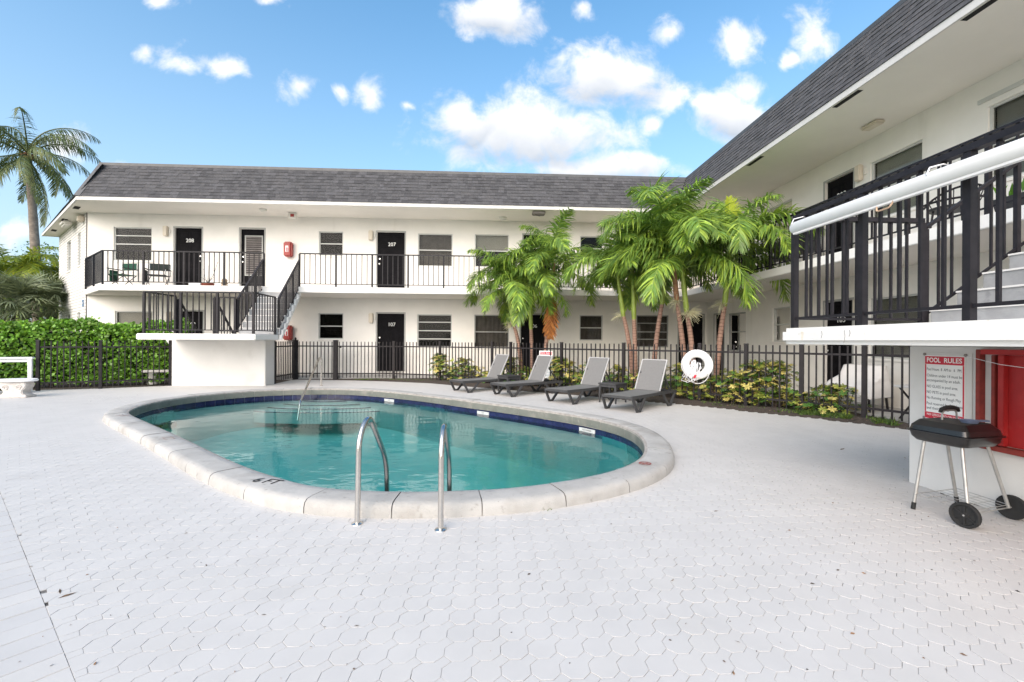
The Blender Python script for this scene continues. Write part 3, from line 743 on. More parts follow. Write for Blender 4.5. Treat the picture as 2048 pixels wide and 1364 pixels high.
door(bw_, BO, WB, *dlo[0], num='108', hinge=-1, numz=.22); door(bw_, BO, WB, *dlo[1], num='107', numz=.19); door(bw_, BO, WB, *dlo[2], num='106', numz=.2); door(bw_, BO, WB, *dlo[3])
for u, z in ((-10.43,4.74),(-3.90,4.72),(-10.32,1.98),(-3.88,1.98)): wall_light(bw_, BO, WB, u, z)
# brick end wall on the diagonal
pm('brick_paint', (.76,.74,.70), .75, var=.04, vs=3)
nt = MAT['brick_paint'].node_tree; bk = nt.nodes.new('ShaderNodeTexBrick'); geo = nt.nodes.new('ShaderNodeNewGeometry')
dp = nt.nodes.new('ShaderNodeVectorMath'); dp.operation = 'DOT_PRODUCT'; dp.inputs[1].default_value = (ED.x, ED.y, 0); nt.links.new(geo.outputs['Position'], dp.inputs[0])
sx = nt.nodes.new('ShaderNodeSeparateXYZ'); nt.links.new(geo.outputs['Position'], sx.inputs[0]); cx = nt.nodes.new('ShaderNodeCombineXYZ')
nt.links.new(dp.outputs['Value'], cx.inputs[0]); nt.links.new(sx.outputs[2], cx.inputs[1]); nt.links.new(cx.outputs[0], bk.inputs['Vector'])
bk.inputs['Scale'].default_value = 1; bk.inputs['Brick Width'].default_value = .40; bk.inputs['Row Height'].default_value = .10; bk.inputs['Mortar Size'].default_value = .010; bk.inputs['Mortar Smooth'].default_value = .3
bk.inputs['Color1'].default_value = (1,1,1,1); bk.inputs['Color2'].default_value = (.8,.8,.8,1); bk.inputs['Mortar'].default_value = (0,0,0,1)
bm_ = nt.nodes.new('ShaderNodeBump'); bm_.inputs['Strength'].default_value = 1; bm_.inputs['Distance'].default_value = .03; nt.links.new(bk.outputs['Color'], bm_.inputs['Height']); nt.links.new(bm_.outputs[0], nt.nodes['Principled BSDF'].inputs['Normal'])
bb = nt.nodes['Principled BSDF'].inputs['Base Color']; mxb = nt.nodes.new('ShaderNodeMix'); mxb.data_type = 'RGBA'; src = bb.links[0].from_socket
nt.links.new(bk.outputs['Fac'], mxb.inputs[0]); nt.links.new(src, mxb.inputs[6]); mxb.inputs[7].default_value = (.36,.34,.32,1); nt.links.new(mxb.outputs[2], bb)
eh = [(-3.75,-2.95,3.72,4.84),(-1.55,-1.05,3.72,4.84),(-3.75,-2.95,1.05,2.15),(-1.55,-1.05,1.05,2.15)]
mb = MB(); wall_panel(mb, WE, -5.65, 0, -.05, ZC+.05, eh); mb.build('brick_end_wall', 'brick_paint', bw_, org=BO)
for h in eh: window(bw_, BO, WE, *h, rails=(.5,), fill='dark' if h[2] > 3 else 'curtain')
MB().wb(WE,-.02,.018,-.02,.012,-.05,ZC).build('corner_trim', 'curtain', bw_, org=BO)
MB().wb(WE,-.55,-.42,.002,.02,2.30,2.52).build('number_plate', 'blue_plate', bw_, org=BO)
text_at('10', .09, 'white_letter', WE.P(-.485,.024,2.41), WE.U, WE.N, 'plate_lettering', bw_, BO, depth=.001)
MB().wb(WE,-.62,-.30,.0,.16,5.06,5.24).build('flood_light', 'lamp_cream', bw_, bevel=.03, org=BO)
MB().wb(WE,-2.4,-1.7,.12,.36,5.13,5.292).build('flood_light', 'lamp_white', bw_, bevel=.05, org=BO)
# back and side closure so the block has depth
mb = MB(); far = WE.P(-5.65,0,0)
mb.poly([(XR+.2,22,-.05),(far.x,far.y+2.0,-.05),(far.x,far.y+2.0,ZC),(XR+.2,22,ZC)]); mb.poly([(far.x,far.y,-.05),(far.x,far.y+2.0,-.05),(far.x,far.y+2.0,ZC),(far.x,far.y,ZC)])
mb.build('rear_wall', 'stucco', bw_, org=BO)
# balcony slab: front edge parallel to the wall, left end cut on the diagonal
sl = [(-11.18,YS),(XS,YS),(XS,YB+.05),(-12.9,YB+.05),(-12.98,14.99)]
stair_hole = (-6.62,-5.55)
mb = MB(); mb.prism([(x,y) for x,y in sl], ZSB, ZS); mb.build('balcony_slab', 'stucco_bright', bw_, org=BO, bevel=.01)
MB().poly([(-11.1,YS+.06,ZSB-.004),(XS+.06,YS+.06,ZSB-.004),(XS+.06,YB,ZSB-.004),(-12.8,YB,ZSB-.004)]).build('balcony_soffit', 'ceiling_paint', bw_, org=BO)
railing(bw_, BO, [(-12.86,14.93,ZS),(-11.13,YS+.06,ZS),(-6.60,YS+.06,ZS)], 1.0, down=.0)
railing(bw_, BO, [(-5.58,YS+.06,ZS),(XS+.06,YS+.06,ZS)], 1.0)
# soffit, fascia, mansard
ec = Vector((-12.0,13.6)); eb = ec+ED*7.55
tp = Vector((ec.x+.30*DM, YE+DM)); tb = eb+Vector((.659,.752))*DM
so = [(ec.x,ec.y),(XE,YE),(XE,YB+.1),(CL.x+.1,YB+.1),(far.x,far.y),(eb.x,eb.y)]
MB().poly([(x,y,ZC) for x,y in so]).build('soffit', 'ceiling_paint', bw_, org=BO)
mb = MB(); mb.hexa([(ec.x,YE,ZC-.004),(XE,YE,ZC-.004),(XE,YE+.03,ZC-.004),(ec.x+.03,YE+.03,ZC-.004),(ec.x,YE,ZF),(XE,YE,ZF),(XE,YE+.03,ZF),(ec.x+.03,YE+.03,ZF)])
mb.hexa([(ec.x,ec.y,ZC-.004),(eb.x,eb.y,ZC-.004),(eb.x+.02,eb.y+.03,ZC-.004),(ec.x+.03,ec.y+.03,ZC-.004),(ec.x,ec.y,ZF),(eb.x,eb.y,ZF),(eb.x+.02,eb.y+.03,ZF),(ec.x+.03,ec.y+.03,ZF)])
mb.build('fascia', 'fascia', bw_, org=BO)
roof = MB(); XRT = XE+DM
roof.poly([(ec.x,YE,ZF),(XE,YE,ZF),(XRT,YE+DM,ZT),(tp.x,tp.y,ZT)]); roof.poly([(eb.x,eb.y,ZF),(ec.x,ec.y,ZF),(tp.x,tp.y,ZT),(tb.x,tb.y,ZT)])
roof.poly([(tp.x,tp.y,ZT-.02),(XRT,YE+DM,ZT-.02),(XRT,22,ZT-.02),(tb.x,22,ZT-.02),(tb.x,tb.y,ZT-.02)])
rf = roof.build('roof', 'shingle', bw_, org=BO)
MB().bar((tp.x-.02,tp.y+.03,ZT+.01),(XRT+.1,YE+DM+.03,ZT+.01),.12,.085).build('parapet_cap', 'roof_metal', rf, org=BO)
MB().bar((ec.x+.03,ec.y-.005,ZF+.01),(tp.x+.03,tp.y-.005,ZT-.02),.17,.035,up=(0,-1,.5)).build('hip_cap', 'roof_metal', rf, org=BO)
SH = [(1,1,1.001),(.80,.80,.81),(.90,.90,.91),(1.14,1.14,1.16),(1.05,1.04,1.03),(.72,.72,.73),(1,1,1.01)]
def shingles(root, org, A, B, up, nrm, rows, left_cut, right_cut, key, seed, smin=.12, smax=.34):
    """A->B eave line; up vector per full height; shingle tabs laid course by course"""
    random.seed(seed); A, B, up, nrm = Vector(A), Vector(B), Vector(up), Vector(nrm).normalized(); L = (B-A).length; U = (B-A)/L
    items = []
    for r in range(rows):
        s = left_cut*(r/rows)+.0; e = L-right_cut*(r/rows); s += 0
        while s < e-.03:
            w = min(random.choice((.09,.12,.15,.18,.24)), e-s); items.append((r, s, w)); s += w
    vis = []
    for it in items:
        p = proj(A+U*(it[1]+it[2]/2)+up*((it[0]+.5)/rows)); ok = -20 < p[0] < 2068 and -20 < p[1] < 1380
        vis.append((0 if ok else 1, key(it, p), it))
    vis.sort(key=lambda t: t[:2]); big = [v[2] for v in vis[:300]]; others = [v[2] for v in vis[300:]]
    du = up/rows; h = du.length; V = du.normalized()
    def pts(w, th): return [U*.001+nrm*.002, U*(w-.001)+nrm*.002, U*(w-.001)+V*(h*1.15)+nrm*.002, U*.001+V*(h*1.15)+nrm*.002,
                            U*.001+nrm*th, U*(w-.001)+nrm*th, U*(w-.001)+V*(h*1.15)+nrm*.004, U*.001+V*(h*1.15)+nrm*.004]
    cache = {}
    for r, s, w in big:
        ci = random.randrange(len(SH)); th = random.choice((.012,.019)); k = (round(w,2), ci, th)
        if k not in cache: m_ = MB(); m_.col = SH[ci]; m_.hexa(pts(w, th)); cache[k] = m_.data('shingle', 'shingle')
        link('shingle', cache[k], root, A+U*s+du*r-Vector(org))
    m_ = MB()
    for r, s, w in others:
        m_.col = random.choice(SH); o = A+U*s+du*r; m_.hexa([o+p for p in pts(w, random.choice((.012,.019)))])
    tag(m_.build('shingle_field', 'shingle', root, org=org), kind='stuff')
shingles(rf, BO, (ec.x+.05,YE-.002,ZF), (XE,YE-.002,ZF), (0,DM*.965,(ZT-ZF)*.965), (0,-(ZT-ZF),DM), 10, tp.x-ec.x-.05, -DM, lambda it, p: p[2], 3)
m_ = MB()
Lh = (eb-ec).length
for r in range(10):
    for k in range(int(Lh/.3)):
        m_.col = random.choice(SH); a = ec.lerp(eb, k*.3/Lh); b = ec.lerp(eb, (k*.3+.29)/Lh); f0, f1 = r/10, (r+1)/10
        q0, q1 = a.lerp(Vector((.659,.752))*DM+a, f0), b.lerp(Vector((.659,.752))*DM+b, f0); q2, q3 = a.lerp(Vector((.659,.752))*DM+a, f1), b.lerp(Vector((.659,.752))*DM+b, f1)
        e_ = EN*.012
        m_.poly([(q0.x+e_.x,q0.y+e_.y,ZF+(ZT-ZF)*f0),(q1.x+e_.x,q1.y+e_.y,ZF+(ZT-ZF)*f0),(q3.x,q3.y,ZF+(ZT-ZF)*f1),(q2.x,q2.y,ZF+(ZT-ZF)*f1)])
tag(m_.build('end_shingle_field', 'shingle', rf, org=BO), kind='stuff')
for t_e in (1.1, 3.4, 5.8):
    c = ec+ED*t_e+Vector((.659,.752))*.16; a, b = ED*.22, Vector((.659,.752))*.07
    MB().poly([(q.x,q.y,ZC-.003) for q in (c-a-b, c+a-b, c+a+b, c-a+b)]).build('soffit_vent', 'dark_room', bw_, org=BO)
ceiling_light(bw_, BO, (.46,14.6,ZC)); ceiling_light(bw_, BO, (-7.0,14.2,ZC), .11)
MB().box(1.35,1.75,13.72,13.98,ZC-.10,ZC-.002).build('flood_light', 'curtain', bw_, org=BO, bevel=.02)
MB().tube([(1.72,13.8,ZC-.02),(1.7,13.8,ZC-.12),(1.56,13.8,ZC-.15),(1.44,13.8,ZC-.10)],.008,5).build('cable', 'black_metal', bw_, org=BO)
ex = MB().box(-6.35,-6.10,14.45,14.55,ZC-.20,ZC-.002).build('exit_light', 'lamp_white', bw_, org=BO, bevel=.015)
MB().box(-6.28,-6.17,14.44,14.449,ZC-.15,ZC-.06).build('exit_panel', 'red_box', ex, org=BO)

# ------------------------------------------------------------------ right wing
RO = (XR,7,0)
rw = thing('apartment_building', 'white apartment wing along the right with long balcony and shingle mansard', 'building', RO)
YN = -1.0
def ry(y0, y1, a, b): return (-y0, -y1, a, b)
ru = [ry(11.75,10.72,3.9,4.86),ry(8.44,7.38,3.66,4.82),ry(6.36,4.6,3.66,4.84),ry(13.6,12.7,3.73,4.84)]
rl = [ry(13.66,12.69,.98,2.15),ry(11.45,10.77,1.27,2.16),ry(8.44,7.38,.95,2.13),ry(6.2,4.9,.95,2.13)]
rdu = [ry(9.63,8.85,ZS+.03,4.84),ry(3.6,2.7,ZS+.03,4.84)]; rdl = [ry(9.62,8.86,.12,2.15),ry(14.5,13.9,.14,2.16)]
mb = MB(); wall_panel(mb, WR, -YB-.0, -YN, ZS-.01, ZC+.05, ru+rdu); mb.build('upper_wall', 'stucco', rw, org=RO)
mb = MB(); wall_panel(mb, WR, -YB-.0, -YN, -.05, ZSB+.01, rl+rdl); mb.build('lower_wall', 'stucco', rw, org=RO)
for h, r, f in ((ru[0],(.5,),'dark'),(ru[1],(.5,),'blind'),(ru[2],(.5,),'blind_grey'),(ru[3],(.5,),'dark')): window(rw, RO, WR, *h, rails=r, fill=f)
for h, r, f in ((rl[0],(.5,),'dark'),(rl[1],(.5,),'dark'),(rl[2],(.5,),'blind_grey'),(rl[3],(.5,),'blind_grey')): window(rw, RO, WR, *h, rails=r, fill=f, fm='frame_grey' if h is rl[0] else 'frame_white')
door(rw, RO, WR, *rdu[0], num='203'); door(rw, RO, WR, *rdu[1], num='202'); door(rw, RO, WR, *rdl[0], num='103'); door(rw, RO, WR, *rdl[1])
wall_light(rw, RO, WR, -8.66, 4.70); wall_light(rw, RO, WR, -8.68, 1.98)
MB().wb(WR,-6.48,-4.5,0,.03,4.93,4.99).build('window_hood', 'frame_white', rw, org=RO)
mb = MB(); mb.poly([(XR,YN,-.05),(14,YN,-.05),(14,YN,ZC),(XR,YN,ZC)]); mb.poly([(14,YN,-.05),(14,22,-.05),(14,22,ZC),(14,YN,ZC)]); mb.build('rear_wall', 'stucco', rw, org=RO)
MB().prism([(XS,YN),(XR+.05,YN),(XR+.05,YB+.04),(XS+.001,YB+.04)], ZSB, ZS-.001).build('balcony_slab', 'stucco_bright', rw, org=RO, bevel=.01)
MB().poly([(XS+.06,YN+.1,ZSB-.004),(XR,YN+.1,ZSB-.004),(XR,YB,ZSB-.004),(XS+.06,YB,ZSB-.004)]).build('balcony_soffit', 'ceiling_paint', rw, org=RO)
railing(rw, RO, [(XS+.06,YS+.06,ZS),(XS+.06,4.05,ZS)], 1.0, pw=.05, bw=.022)
MB().poly([(XE,YN,ZC),(XR+.1,YN,ZC),(XR+.1,YB+.1,ZC),(XE,YB+.1,ZC)]).build('soffit', 'ceiling_paint', rw, org=RO)
MB().box(XE,XE+.03,YN,YE+.001,ZC-.004,ZF).build('fascia', 'fascia', rw, org=RO)
r_ = MB(); r_.poly([(XE,YE,ZF),(XE,YN,ZF),(XE+DM,YN,ZT),(XE+DM,YE+DM,ZT)]); r_.poly([(XE+DM,YN,ZT-.03),(14,YN,ZT-.03),(14,22,ZT-.03),(XE+DM,22,ZT-.03)]); rr_ = r_.build('roof', 'shingle', rw, org=RO)
MB().bar((XE+DM+.03,YN,ZT+.01),(XE+DM+.03,YE+DM,ZT+.01),.12,.085).build('parapet_cap', 'roof_metal', rr_, org=RO)
shingles(rr_, RO, (XE-.002,YE,ZF), (XE-.002,YN,ZF), (DM*.965,0,(ZT-ZF)*.965), (-(ZT-ZF),0,DM), 10, -DM, 0, lambda it, p: p[2], 4)
for y in (9.63,7.08,5.0,2.9):
    MB().poly([(XE+.05,y-.27,ZC-.003),(XE+.14,y-.27,ZC-.003),(XE+.14,y+.27,ZC-.003),(XE+.05,y+.27,ZC-.003)]).build('soffit_vent', 'dark_room', rw, org=RO)
MB().box(6.95,7.15,7.65,8.02,ZC-.07,ZC-.002).build('ceiling_light', 'lamp_cream', rw, org=RO, bevel=.03)
# walkways at ground level, planting bed
tag(MB().box(-13.2,7.55,14.42,15.0,-.04,.12).build('walkway', 'walk'), kind='structure')
tag(MB().box(6.35,7.55,2,14.42,-.04,.05).build('walkway', 'walk'), kind='structure')
bed = MB()
ed_ = [Vector(p) for p in DECK[7:24]]
for i in range(len(ed_)-1):
    a, b = ed_[i], ed_[i+1]; nrm = Vector((.66,.75)); n = 6
    for k in range(n):
        f0, f1 = k*.45, (k+1)*.45
        q = [a+nrm*f0, b+nrm*f0, b+nrm*f1, a+nrm*f1]
        hz = lambda p, f: -.012+min(.05, f*.12)+noise.noise((p.x*2.3, p.y*2.3, 1))*.02*(1 if f > 0 else 0)
        bed.poly([(q[0].x,min(q[0].y,14.5),hz(q[0],f0)),(q[1].x,min(q[1].y,14.5),hz(q[1],f0)),(q[2].x,min(q[2].y,14.5),hz(q[2],f1)),(q[3].x,min(q[3].y,14.5),hz(q[3],f1))])
tag(bed.build('planting_bed', 'soil', smooth='weld'), kind='structure')
tag(MB().poly([(-8.5,12.5,-.02),(-6.1,12.6,-.02),(-6.1,14.42,-.02),(-13.2,14.42,-.02),(-14,12.7,-.02),(-11.2,11.3,-.02)]).build('hedge_bed', 'soil'), kind='structure')

# ------------------------------------------------------------------ staircases
ZL, ZLB = 1.385, 1.235; RISE = (ZS-ZL)/8
def staircase_left():
    O = (-7.2,12.4,0)
    t = thing('staircase', 'white switchback stair on a broad pedestal, left of the pool', 'staircase', O)
    MB().prism([(-8.42,11.10),(-5.64,11.10),(-5.64,12.34),(-6.0,12.46),(-8.42,12.46)], ZLB, ZL).build('landing', 'stucco_bright', t, org=O, bevel=.02)
    mb = MB(); mb.prism([(-8.5,12.43),(-6.03,12.40),(-6.03,12.92),(-8.5,12.92)], -.05, ZLB-.001); mb.build('pedestal', 'pedestal_paint', t, org=O, bevel=.012)
    MB().hexa([(-8.56,12.44,1.08),(-8.5,12.44,1.08),(-8.5,12.9,1.08),(-8.56,12.9,1.08),(-8.66,12.44,ZLB-.002),(-8.5,12.44,ZLB-.002),(-8.5,12.9,ZLB-.002),(-8.66,12.9,ZLB-.002)]).build('corbel', 'pedestal_paint', t, org=O)
    X0, X1, Y0, TR = -6.66, -5.60, 12.30, .158
    for k in range(1, 9):
        y = Y0+TR*(k-1); zt = ZL+RISE*k-(.004 if k == 8 else 0)
        s = MB().box(X0,X1,y,y+TR+.012,zt-RISE+.004,zt).build('step', 'stair_grey', t, org=O, bevel=.006)
        MB().box(X0+.002,X1-.002,y-.012,y+.03,zt-.012,zt+.002).build('nosing', 'stucco_bright', s, org=O)
    prof = [(Y0-.02,ZLB),(Y0-.02,ZL-.01)]
    for k in range(1, 8): y = Y0+TR*(k-1)+.06; prof += [(y, ZL+RISE*(k-1)-.01), (y, ZL+RISE*k-.05)]
    prof += [(Y0+TR*7+.06, ZL+RISE*7-.05),(Y0+TR*7+.06, ZS-.05),(Y0+TR*8, ZS-.05),(Y0+TR*8, ZSB-.02)]
    for xa, xb in ((X1-.005, X1+.05), (X0-.05, X0+.005)):
        n = len(prof); vs = [(xa,p[0],p[1]) for p in prof]+[(xb,p[0],p[1]) for p in prof]
        MB().mesh(vs, [tuple(range(n)), tuple(range(n,2*n))[::-1]]+[(i,n+i,n+(i+1)%n,(i+1)%n) for i in range(n)]).build('stringer', 'stucco_bright', t, org=O)
    MB().hexa([(X0,Y0,ZLB),(X1,Y0,ZLB),(X1,Y0+TR*8,ZSB-.02),(X0,Y0+TR*8,ZSB-.02),(X0,Y0+.1,ZL+.04),(X1,Y0+.1,ZL+.04),(X1,Y0+TR*8,ZS-.19),(X0,Y0+TR*8,ZS-.19)]).build('flight_soffit', 'stucco', t, org=O)
    for k in range(1, 8):
        y = Y0+.16*(k-1)+.2; zt = ZL-RISE*k; MB().box(-8.32,-7.28,y,y+.172,max(zt-RISE,-.04),zt).build('step', 'stair_grey', t, org=O)
    kw = dict(post=.85, gap=.145, pw=.05, bw=.02)
    railing(t, O, [(-8.28,12.25,ZL),(-8.28,11.17,ZL),(-5.72,11.17,ZL),(-5.72,12.27,ZL)], 1.02, **kw)
    railing(t, O, [(-7.30,12.27,ZL),(-6.76,12.27,ZL)], 1.0, **kw)
    zz = ZL+.06
    railing(t, O, [(-6.72,12.32,zz),(-6.62,13.47,ZS-.10)], .92, post=.58, gap=.095, pw=.04, bw=.02)
    railing(t, O, [(-5.66,12.32,zz),(-5.585,13.47,ZS-.10)], .92, post=.58, gap=.095, pw=.04, bw=.02)
    railing(t, O, [(-8.25,12.32,ZL),(-8.25,13.55,.08)], .95, post=1.2, gap=.2, pw=.045, bw=.02)
    railing(t, O, [(-7.30,12.32,ZL),(-7.30,13.55,.08)], .95, post=1.2, gap=.2, pw=.045, bw=.02)
staircase_left()
def staircase_right():
    O = (4.2,2.4,0)
    t = thing('staircase', 'white switchback stair in the right foreground carrying the red-framed sign', 'staircase', O)
    t['label'] = 'white switchback stair at the right edge, above the grill and pool rules sign'
    MB().box(2.80,4.30,-.6,4.13,ZLB,ZL).build('landing', 'stucco_bright', t, org=O, bevel=.035, seg=4)
    MB().box(3.80,4.9,.2,3.83,-.05,ZLB-.001).build('pedestal', 'pedestal_paint', t, org=O, bevel=.012)
    X0, TR, Ya, Yb = 4.16, .262, 2.95, 3.98
    for k in range(1, 8):
        x = X0+TR*(k-1); zt = ZL+RISE*k
        s = MB().box(x,x+TR+.012,Ya,Yb,zt-RISE+.004,zt).build('step', 'stair_grey', t, org=O, bevel=.006)
        MB().box(x-.012,x+.03,Ya+.002,Yb-.002,zt-.014,zt+.002).build('nosing', 'stucco_bright', s, org=O)
    MB().hexa([(X0,Ya,ZLB),(X0,Yb,ZLB),(X0+TR*7,Yb,ZSB-.02),(X0+TR*7,Ya,ZSB-.02),(X0+.15,Ya,ZL+.06),(X0+.15,Yb,ZL+.06),(X0+TR*7,Yb,ZS-.19),(X0+TR*7,Ya,ZS-.19)]).build('flight_soffit', 'stucco', t, org=O)
    kw = dict(pw=.046, bw=.019, topw=.055, toph=.040)
    railing(t, O, [(4.13,4.03,ZL),(2.87,4.03,ZL),(2.87,.99,ZL)], 1.05, post=.76, gap=.152, **kw)
    railing(t, O, [(4.16,4.03,ZL+.05),(6.02,4.03,ZS-.08)], .93, post=.93, gap=.155, pw=.038, bw=.018, topw=.04, toph=.028)
    railing(t, O, [(4.2,2.93,ZL+.05),(6.02,2.93,ZS-.08)], .93, post=.93, gap=.155, pw=.038, bw=.018, topw=.04, toph=.028)
    # stains below the corner post
    MB().poly([(2.7985,3.842,ZLB+.036),(2.7985,3.822,ZLB+.036),(2.7985,3.812,ZL-.036),(2.7985,3.848,ZL-.036)]).build('rust_stain', pm('rust_wash', (.78,.70,.58), .8, var=.15, vs=20), t, org=O)
    for y, l in ((3.60,.06),(3.36,.10),(3.31,.05)):
        MB().tube([(2.7995,y,ZL-.035),(2.7995,y-.006,ZL-.035-l*.5),(2.7995,y+.004,ZL-.035-l)],.0022,4).build('hairline_crack', 'curtain', t, org=O)
staircase_right()
# long white roller casing tied to the landing rail
RO2 = (2.785,2.9,ZL)
t = thing('roller_casing', 'long white roller casing with rusty pull handle tied along the landing railing', 'casing', RO2)
a, b = Vector((2.785,3.94,2.292)), Vector((2.785,1.35,2.258))
mb = MB(); pr = []
for k in range(16):
    an = k*2*math.pi/16; pr.append((math.cos(an)*.052, math.sin(an)*.056))
d = (b-a).normalized(); s_ = Vector((1,0,0)); u_ = s_.cross(d)*-1
for tt in (0, .012, .02): pass
rings = []
for f, sc in ((0,.35),(.004,.8),(.012,1),(.988,1),(1,.8)):
    c = a.lerp(b, f); rings.append([c+(s_*p[0]+Vector((0,0,1))*p[1])*sc for p in pr])
n = 16; mb.mesh([v for r in rings for v in r], [(i*n+k,i*n+(k+1)%n,(i+1)*n+(k+1)%n,(i+1)*n+k) for i in range(4) for k in range(n)]+[tuple(range(n)),tuple(range(4*n,5*n))[::-1]])
mb.build('casing_tube', 'roller_white', t, org=RO2, smooth=True, ang=30)
MB().bar(a+Vector((-.02,-.05,-.058)), b+Vector((-.02,0,-.058)), .03, .014).build('screen_slat', 'roller_white', t, org=RO2)
hc = a.lerp(b, .385)+Vector((-.03,0,-.068)); MB().tube(arc([hc+Vector((0,.08,.01)),hc+Vector((-.01,.075,-.03)),hc+Vector((-.01,-.03,-.03)),hc+Vector((0,-.05,.012))],.02,3),.006,6).build('pull_handle', 'rusty_wire', t, org=RO2, smooth=True)
for f in (.02,.5,.93):
    c = a.lerp(b, f); MB().tube([c+Vector((-.05,0,.03)),c+Vector((-.03,0,.075)),c+Vector((.06,0,.10)),c+Vector((.13,0,.09)),c+Vector((.12,0,.04))],.005,5).build('tie_wire', 'rope', t, org=RO2)

# ------------------------------------------------------------------ fences
def fence(label, pts, hgt=1.19, base=.0, gap=.116, name='pool_fence', fat=(), grp=None, zf=None):
    O = Vector((pts[0][0], pts[0][1], 0)); t = thing(name, label, 'fence', O, 0, grp)
    pk = MB().box(-.011,.011,-.011,.011,0,hgt-.05).data('picket', 'fence_metal')
    ps = MB().box(-.034,.034,-.034,.034,-.05,hgt+.005).data('post', 'fence_metal', bevel=.006)
    cap = MB().hexa([(-.04,-.04,0),(.04,-.04,0),(.04,.04,0),(-.04,.04,0),(-.03,-.03,.022),(.03,-.03,.022),(.03,.03,.022),(-.03,.03,.022)]).data('post_cap', 'fence_metal')
    for i, p in enumerate(pts):
        p = Vector((p[0], p[1], 0)); nx = pts[min(i+1, len(pts)-1)]; pv_ = pts[max(i-1, 0)]; an = math.atan2(nx[1]-pv_[1], nx[0]-pv_[0])
        q = link('post', ps, t, p-O+Vector((0,0,base)), (0,0,an)); link('post_cap', cap, q, (0,0,hgt+.006))
        if i in fat: q.scale = (1.9,1.9,1.02)
        if i == len(pts)-1: break
        b = Vector((nx[0], nx[1], 0)); L = (b-p).length; an = math.atan2((b-p).y, (b-p).x)
        for z, w in ((hgt-.145,.036),(.185,.036)): MB().bar(p-O+Vector((0,0,z+base)), b-O+Vector((0,0,z+base)), .030, w).build('rail', 'fence_metal', t)
        n = max(2, round(L/gap))
        for k in range(1, n):
            c = p.lerp(b, k/n); link('picket', pk, t, c-O+Vector((0,0,base+.05)), (0,0,an+random.gauss(0,.01)))
    return t
FP = [(-6.06,12.97),(-6.08,14.40),(-4.8,14.30),(-3.0,14.32),(-1.47,13.68),(.11,12.77),(.63,12.46),(1.85,11.17),(3.11,10.08),(4.38,9.0),(4.95,8.30),(5.56,7.62),(6.11,6.92),(6.36,6.35)]
fe = fence('black metal picket fence running behind the loungers and life ring', FP, base=.01, fat=(1,2))
q = Vector((-6.08,14.40,0))-Vector((FP[0][0],FP[0][1],0)); MB().tube([q+Vector((0,0,1.2)),q+Vector((0,0,1.30)),q+Vector((0,0,1.33))],[.02,.03,.012],8).build('finial', 'fence_metal', fe, smooth=True)
MB().box(.0,.05,-.03,.03,0,.07).build('gate_latch', 'fence_metal', fe, (-4.68+6.06,14.30-12.97,1.0))
fence('black metal picket fence standing in front of the tall green hedge', [(-8.54,12.44),(-9.68,11.66),(-10.72,11.20)], name='hedge_fence')

# ------------------------------------------------------------------ loungers and side tables
def make_lounger():
    t = thing('sun_lounger', '', 'sun lounger')
    f = MB()
    for s in (-1, 1): f.bar((0,s*.295,.262),(1.74,s*.295,.262),.045,.055)
    f.bar((.02,-.295,.262),(.02,.295,.262),.045,.05); f.bar((1.70,-.295,.262),(1.70,.295,.262),.045,.05); f.bar((1.12,-.295,.25),(1.12,.295,.25),.04,.035); f.bar((.55,-.295,.25),(.55,.295,.25),.04,.03)
    f.build('frame', 'resin', t, bevel=.008)
    for s in (-1, 1):
        for xa, xm, xb in ((.03,.20,.47),(1.15,1.40,1.66)):
            l = MB(); y = s*.31
            l.bar((xa,y,.25),(xm-.03,y+s*.012,.0),.04,.05,up=(1,0,0)); l.bar((xb,y,.25),(xm+.03,y+s*.012,.0),.04,.05,up=(1,0,0)); l.box(xm-.06,xm+.06,y+s*.012-.022,y+s*.012+.022,0,.035)
            l.build('leg', 'resin', t, bevel=.007)
    def panel(p0, p1, w, sag, name, seg=8):
        p0, p1 = Vector(p0), Vector(p1); nrm = (p1-p0).cross(Vector((0,1,0))).normalized(); nrm = nrm if nrm.z > 0 else -nrm
        mb = MB(); vs = []
        for i in range(seg+1):
            f_ = i/seg; c = p0.lerp(p1, f_)-nrm*sag*math.sin(math.pi*f_)
            vs += [c+Vector((0,-w,0)), c+Vector((0,w,0)), c+Vector((0,w,0))-nrm*.008, c+Vector((0,-w,0))-nrm*.008]
        fs = []
        for i in range(seg):
            for k in range(4): fs.append((i*4+k, i*4+(k+1)%4, (i+1)*4+(k+1)%4, (i+1)*4+k))
        fs += [(0,1,2,3), tuple(range(seg*4, seg*4+4))[::-1]]
        return mb.mesh(vs, fs).build(name, 'sling', t, smooth=True, ang=40)
    panel((.01,0,.292),(1.13,0,.30), .268, .012, 'seat_sling')
    p0, p1 = (1.12,0,.305), (1.42,0,.885)
    b = panel(p0, p1, .255, .015, 'backrest_sling')
    for s in (-1, 1): MB().bar((1.118,s*.262,.303),(1.423,s*.262,.892),.02,.03).build('backrest_rail', 'sling_edge', t, bevel=.004)
    MB().bar((1.423,-.27,.890),(1.423,.27,.890),.025,.02).build('backrest_top', 'sling_edge', t, bevel=.004)
    for s in (-1, 1): MB().bar((1.60,s*.24,.27),(1.30,s*.24,.64),.025,.025).build('backrest_prop', 'resin', t)
    return t
LG = [((-.62,10.98),35,'grey sling sun lounger farthest from the camera, first from the left'),
      ((.385,10.18),34,'grey sling sun lounger in front of the small fence sign, second from the left'),
      ((1.51,8.98),39,'grey sling sun lounger left of the nearer side table, third from the left'),
      ((2.435,7.96),42,'grey sling sun lounger nearest the camera, beside the life ring')]
proto = make_lounger()
